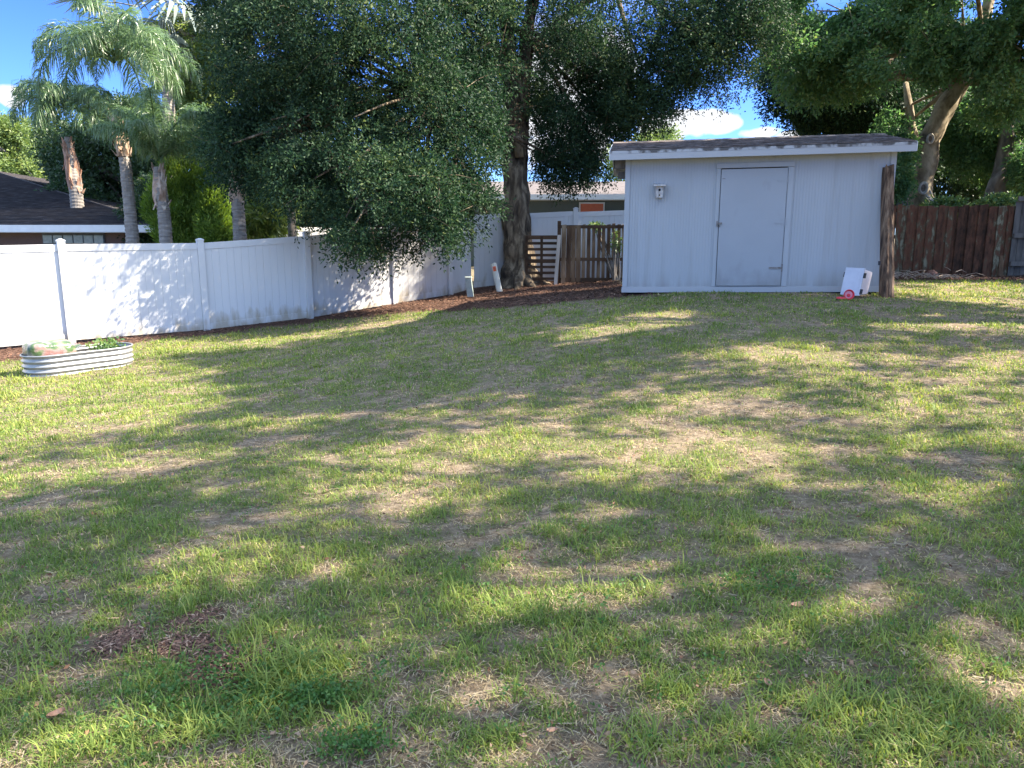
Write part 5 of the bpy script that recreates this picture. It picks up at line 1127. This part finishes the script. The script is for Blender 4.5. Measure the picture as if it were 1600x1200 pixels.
# mulch chips
def chipset(n, y0, y1, rs, ztop=.05):
    x = rs.uniform(-13, 3, n); y = rs.uniform(y0, y1, n); xx = rs.uniform(2.6, 14, n // 4); yy_ = rs.uniform(16.5, 19.4, n // 4)
    x = np.r_[x, xx]; y = np.r_[y, yy_]
    for (cx, cy, rx, ry) in HEAPS_W: x = np.r_[x, rs.normal(cx, rx * .75, 1500)]; y = np.r_[y, rs.normal(cy, ry * .75, 1500)]
    k = (rs.random(len(x)) < mulch_amt(x, y) * .8 + .12 * (np.hypot(x, y) < 6)) & (~in_rect(x, y, S(WR / 2, DP / 2, 0), sx, sy, WR / 2, DP / 2)) ; return x[k], y[k]
x, y = chipset(75000, 12.6, 20.5, rs); n = len(x); far = np.hypot(x, y)
L_ = rs.uniform(.02, .075, n) * np.where(far < 6, rs.uniform(.15, .6, n), 1); w = rs.uniform(.006, .02, n) * np.where(far < 6, .35, 1); az = rs.uniform(0, 6.28, n); z = gz_fine(x, y) + rs.uniform(.001, .035, n) * np.where(far < 6, .35, 1)
P0 = np.c_[x, y, z]; dv = np.c_[np.cos(az), np.sin(az), rs.uniform(-.35, .35, n)] * L_[:, None] / 2; pv = np.c_[-np.sin(az), np.cos(az), rs.uniform(-.5, .5, n)] * (w / 2)[:, None]
V = np.stack([P0 - dv - pv, P0 - dv + pv, P0 + dv + pv * .7, P0 + dv - pv * .7], 1).reshape(-1, 3)
tag(mesh_np('wood_mulch', V, np.arange(n * 4).reshape(-1, 4), M['chips'], None, attrs={'tint': np.repeat(np.clip(rs.beta(1.6, 2.2, n) + .16 * (far < 6), 0, 1), 4)}), 'reddish brown wood chips along the white fence and around the oak', 'mulch', kind='stuff')
# tiny dead leaves and debris
x, y = sample(5200, 1.4, 18, rs); k = ~blocked(x, y); x, y = x[k], y[k]; Cl = np.c_[x, y, gz_fine(x, y) + .018]; Dl = rs.normal(size=Cl.shape); Dl[:, 2] *= .15; Dl /= np.linalg.norm(Dl, axis=1, keepdims=True)
tag(leaves_mesh('leaf_litter', Cl, Dl, leafmat('dead_leaf_bits', [(0, (.10, .055, .035)), (.5, (.22, .12, .07)), (1, (.36, .25, .17))], .1, .8, .15), None, nl=1, twig=.02, L=.026, Wd=.013, droop=0, spread=.3, seed=19, tint=rs.random(len(Cl))), 'tiny brown dead oak leaves sprinkled over the lawn', 'leaf litter', kind='stuff')
# fallen leaves, brush, rock
def curled(name, p, s, az, label, m=None):
    mb = MB(); vs = []; 
    for i in range(7):
        t = i / 6 - .5
        for j in (-1, 0, 1):
            w = .42 * math.sqrt(max(0, .25 - t * t)) * 2 * s; a = t * s * 1.5; b_ = j * w
            vs.append(p + np.array([math.cos(az) * a - math.sin(az) * b_, math.sin(az) * a + math.cos(az) * b_, .02 + abs(j) * .28 * s + t * t * s * .5]))
    fs = [(i * 3 + k, i * 3 + k + 1, (i + 1) * 3 + k + 1, (i + 1) * 3 + k) for i in range(6) for k in range(2)]; mb.add(vs, fs)
    o_ = mb.build(name, m or M['deadleaf']); tag(o_, label, 'leaf', 'fallen leaves on the lawn'); return o_
for (px, py, s, az, lb) in [(1245, 958, .045, .4, 'curled brown fallen leaf on the right foreground lawn, the larger one'), (1199, 1080, .03, 1.6, 'small brown fallen leaf nearest the bottom right of the lawn'), (90, 1130, .04, .9, 'pale tan fallen leaf at the lower left of the lawn'), (575, 860, .03, 2.2, 'tiny tan fallen leaf near the middle of the lawn'), (862, 1158, .024, .3, 'thin pale fallen leaf beside the bare sandy spot')]:
    q = G(px, py); q[2] = float(gz_fine(q[0], q[1])); curled('fallen_leaf', q, s, az, lb)
br = MB(); r_ = random.Random(12); c = U(1440, 436, 18.4)
for i in range(90):
    a = r_.uniform(0, 6.28); x_ = c[0] + r_.gauss(.15, .55); y_ = c[1] + r_.gauss(0, .25); z_ = hz1(x_, y_) + abs(r_.gauss(0, .07)); l_ = r_.uniform(.1, .4)
    br.tube([[x_, y_, z_], [x_ + math.cos(a) * l_ / 2, y_ + math.sin(a) * l_ / 2, z_ + .05], [x_ + math.cos(a) * l_, y_ + math.sin(a) * l_, z_ + r_.uniform(-.03, .08)]], [.008, .007, .004], 4, 0, 0, False)
tag(br.build('brush_pile', M['stick']), 'low heap of dry twigs at the foot of the red fence', 'brush pile', kind='stuff')
q = U(1455, 432, 18.9); q[2] = hz1(q[0], q[1]); mb = MB(); vs = []
for j in range(9):
    for i in range(14):
        th = -math.pi / 2 + math.pi * j / 8; ph = 2 * math.pi * i / 14; d = np.array([math.cos(th) * math.cos(ph), math.cos(th) * math.sin(ph), math.sin(th) * .7]); vs.append(q + UP * .09 + d * .14 * (1 + .25 * mnoise.noise(Vector(d * 2))))
mb.add(vs, [(j * 14 + i, j * 14 + (i + 1) % 14, (j + 1) * 14 + (i + 1) % 14, (j + 1) * 14 + i) for j in range(8) for i in range(14)]); tag(mb.build('rock', M['rock'], smooth=True), 'rounded brown rock behind the heap of twigs by the red fence', 'rock')
# seedlings in the raised bed
sd = empty('bed_plant', cT + dxT * LT * .26 + UP * (HT - .1), 'small bright green leafy plant in the right half of the raised bed', 'plant')
Cc = cT + dxT * LT * .26 + UP * (HT + .02) + rs.normal(size=(60, 3)) * [.10, .07, .045]; Dd = rs.normal(size=(60, 3)); Dd[:, 2] = abs(Dd[:, 2]) + .3; Dd /= np.linalg.norm(Dd, axis=1, keepdims=True)
leaves_mesh('leaves', Cc, Dd, M['palmetto'], sd, nl=6, twig=.1, L=.06, Wd=.035, seed=4)
mb = MB()
for i in range(8): limb(mb, cT + dxT * LT * .26 + UP * (HT - .1), Cc[i], .005, .002, .1, i, 5, 4)
mb.build('stems', M['stick'], sd)
# flowering grass stalk in the left foreground
q = G(241, 1035); q[2] = float(gz_fine(q[0], q[1])); sk_ = empty('weed_stalk', q, 'single tall pale green weed stalk standing beside the reddish bare patches', 'weed')
mb = MB(); mb.tube([q, q + [.004, 0, .10], q + [0, 0, .19]], [.0022, .0018, .001], 5); mb.build('stem', M['clover'], sk_)
mb = MB()
for i in range(7):
    a = i * .9; e = q + [0, 0, .15 + .006 * i]; mb.tube([e, e + [math.cos(a) * .03, math.sin(a) * .03, .03], e + [math.cos(a) * .075, math.sin(a) * .075, .03]], [.0015, .0012, .0006], 4, 0, 0, False)
mb.build('seed_spikes', M['palmetto'], sk_)

# ------------------------------------------------------------------ clouds in the world sky
tcw = wn.new('ShaderNodeTexCoord')
def dirof(px, py): v = U(px, py, 1) - np.array([0, 0, EYE]); return v / np.linalg.norm(v)
facs = None
nzc = wn.new('ShaderNodeTexNoise'); nzc.inputs['Scale'].default_value = 26; nzc.inputs['Detail'].default_value = 6; wl.new(tcw.outputs['Generated'], nzc.inputs[0])
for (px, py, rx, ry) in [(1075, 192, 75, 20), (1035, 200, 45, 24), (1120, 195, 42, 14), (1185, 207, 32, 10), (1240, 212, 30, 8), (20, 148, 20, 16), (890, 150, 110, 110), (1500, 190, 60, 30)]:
    d = dirof(px, py); e = unit(np.cross(d, UP)); f = np.cross(e, d)
    sb = wn.new('ShaderNodeVectorMath'); sb.operation = 'SUBTRACT'; wl.new(tcw.outputs['Generated'], sb.inputs[0]); sb.inputs[1].default_value = tuple(d)
    terms = []
    for ax_, r_ in ((e, rx / F), (f, ry / F)):
        dt = wn.new('ShaderNodeVectorMath'); dt.operation = 'DOT_PRODUCT'; wl.new(sb.outputs[0], dt.inputs[0]); dt.inputs[1].default_value = tuple(ax_ / r_)
        sq = wn.new('ShaderNodeMath'); sq.operation = 'POWER'; ab = wn.new('ShaderNodeMath'); ab.operation = 'ABSOLUTE'; wl.new(dt.outputs['Value'], ab.inputs[0]); wl.new(ab.outputs[0], sq.inputs[0]); sq.inputs[1].default_value = 2; terms.append(sq)
    ad = wn.new('ShaderNodeMath'); ad.operation = 'ADD'; wl.new(terms[0].outputs[0], ad.inputs[0]); wl.new(terms[1].outputs[0], ad.inputs[1])
    iv = wn.new('ShaderNodeMath'); iv.operation = 'MULTIPLY_ADD'; wl.new(ad.outputs[0], iv.inputs[0]); iv.inputs[1].default_value = -.45; iv.inputs[2].default_value = .45
    if facs is None: facs = iv
    else: mxn = wn.new('ShaderNodeMath'); mxn.operation = 'MAXIMUM'; wl.new(facs.outputs[0], mxn.inputs[0]); wl.new(iv.outputs[0], mxn.inputs[1]); facs = mxn
sm = wn.new('ShaderNodeMath'); sm.operation = 'ADD'; wl.new(facs.outputs[0], sm.inputs[0]); wl.new(nzc.outputs[0], sm.inputs[1])
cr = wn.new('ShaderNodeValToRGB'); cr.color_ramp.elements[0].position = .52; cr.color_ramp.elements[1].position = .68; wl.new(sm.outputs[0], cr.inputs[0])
blue = wn.new('ShaderNodeMix'); blue.data_type = 'RGBA'; blue.blend_type = 'MULTIPLY'; blue.inputs[0].default_value = 1
# deepen the low sky: the humid blue of the photograph instead of a white horizon
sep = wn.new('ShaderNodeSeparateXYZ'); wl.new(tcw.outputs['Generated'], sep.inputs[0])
gr_ = wn.new('ShaderNodeValToRGB'); gr_.color_ramp.elements[0].position = 0; gr_.color_ramp.elements[0].color = SKY_LOW = (.22, .34, .62, 1); gr_.color_ramp.elements[1].position = .5; gr_.color_ramp.elements[1].color = (2.0, 1.62, 1.25, 1)  # unseen upper sky brightened and whitened as added fill for the shaded parts
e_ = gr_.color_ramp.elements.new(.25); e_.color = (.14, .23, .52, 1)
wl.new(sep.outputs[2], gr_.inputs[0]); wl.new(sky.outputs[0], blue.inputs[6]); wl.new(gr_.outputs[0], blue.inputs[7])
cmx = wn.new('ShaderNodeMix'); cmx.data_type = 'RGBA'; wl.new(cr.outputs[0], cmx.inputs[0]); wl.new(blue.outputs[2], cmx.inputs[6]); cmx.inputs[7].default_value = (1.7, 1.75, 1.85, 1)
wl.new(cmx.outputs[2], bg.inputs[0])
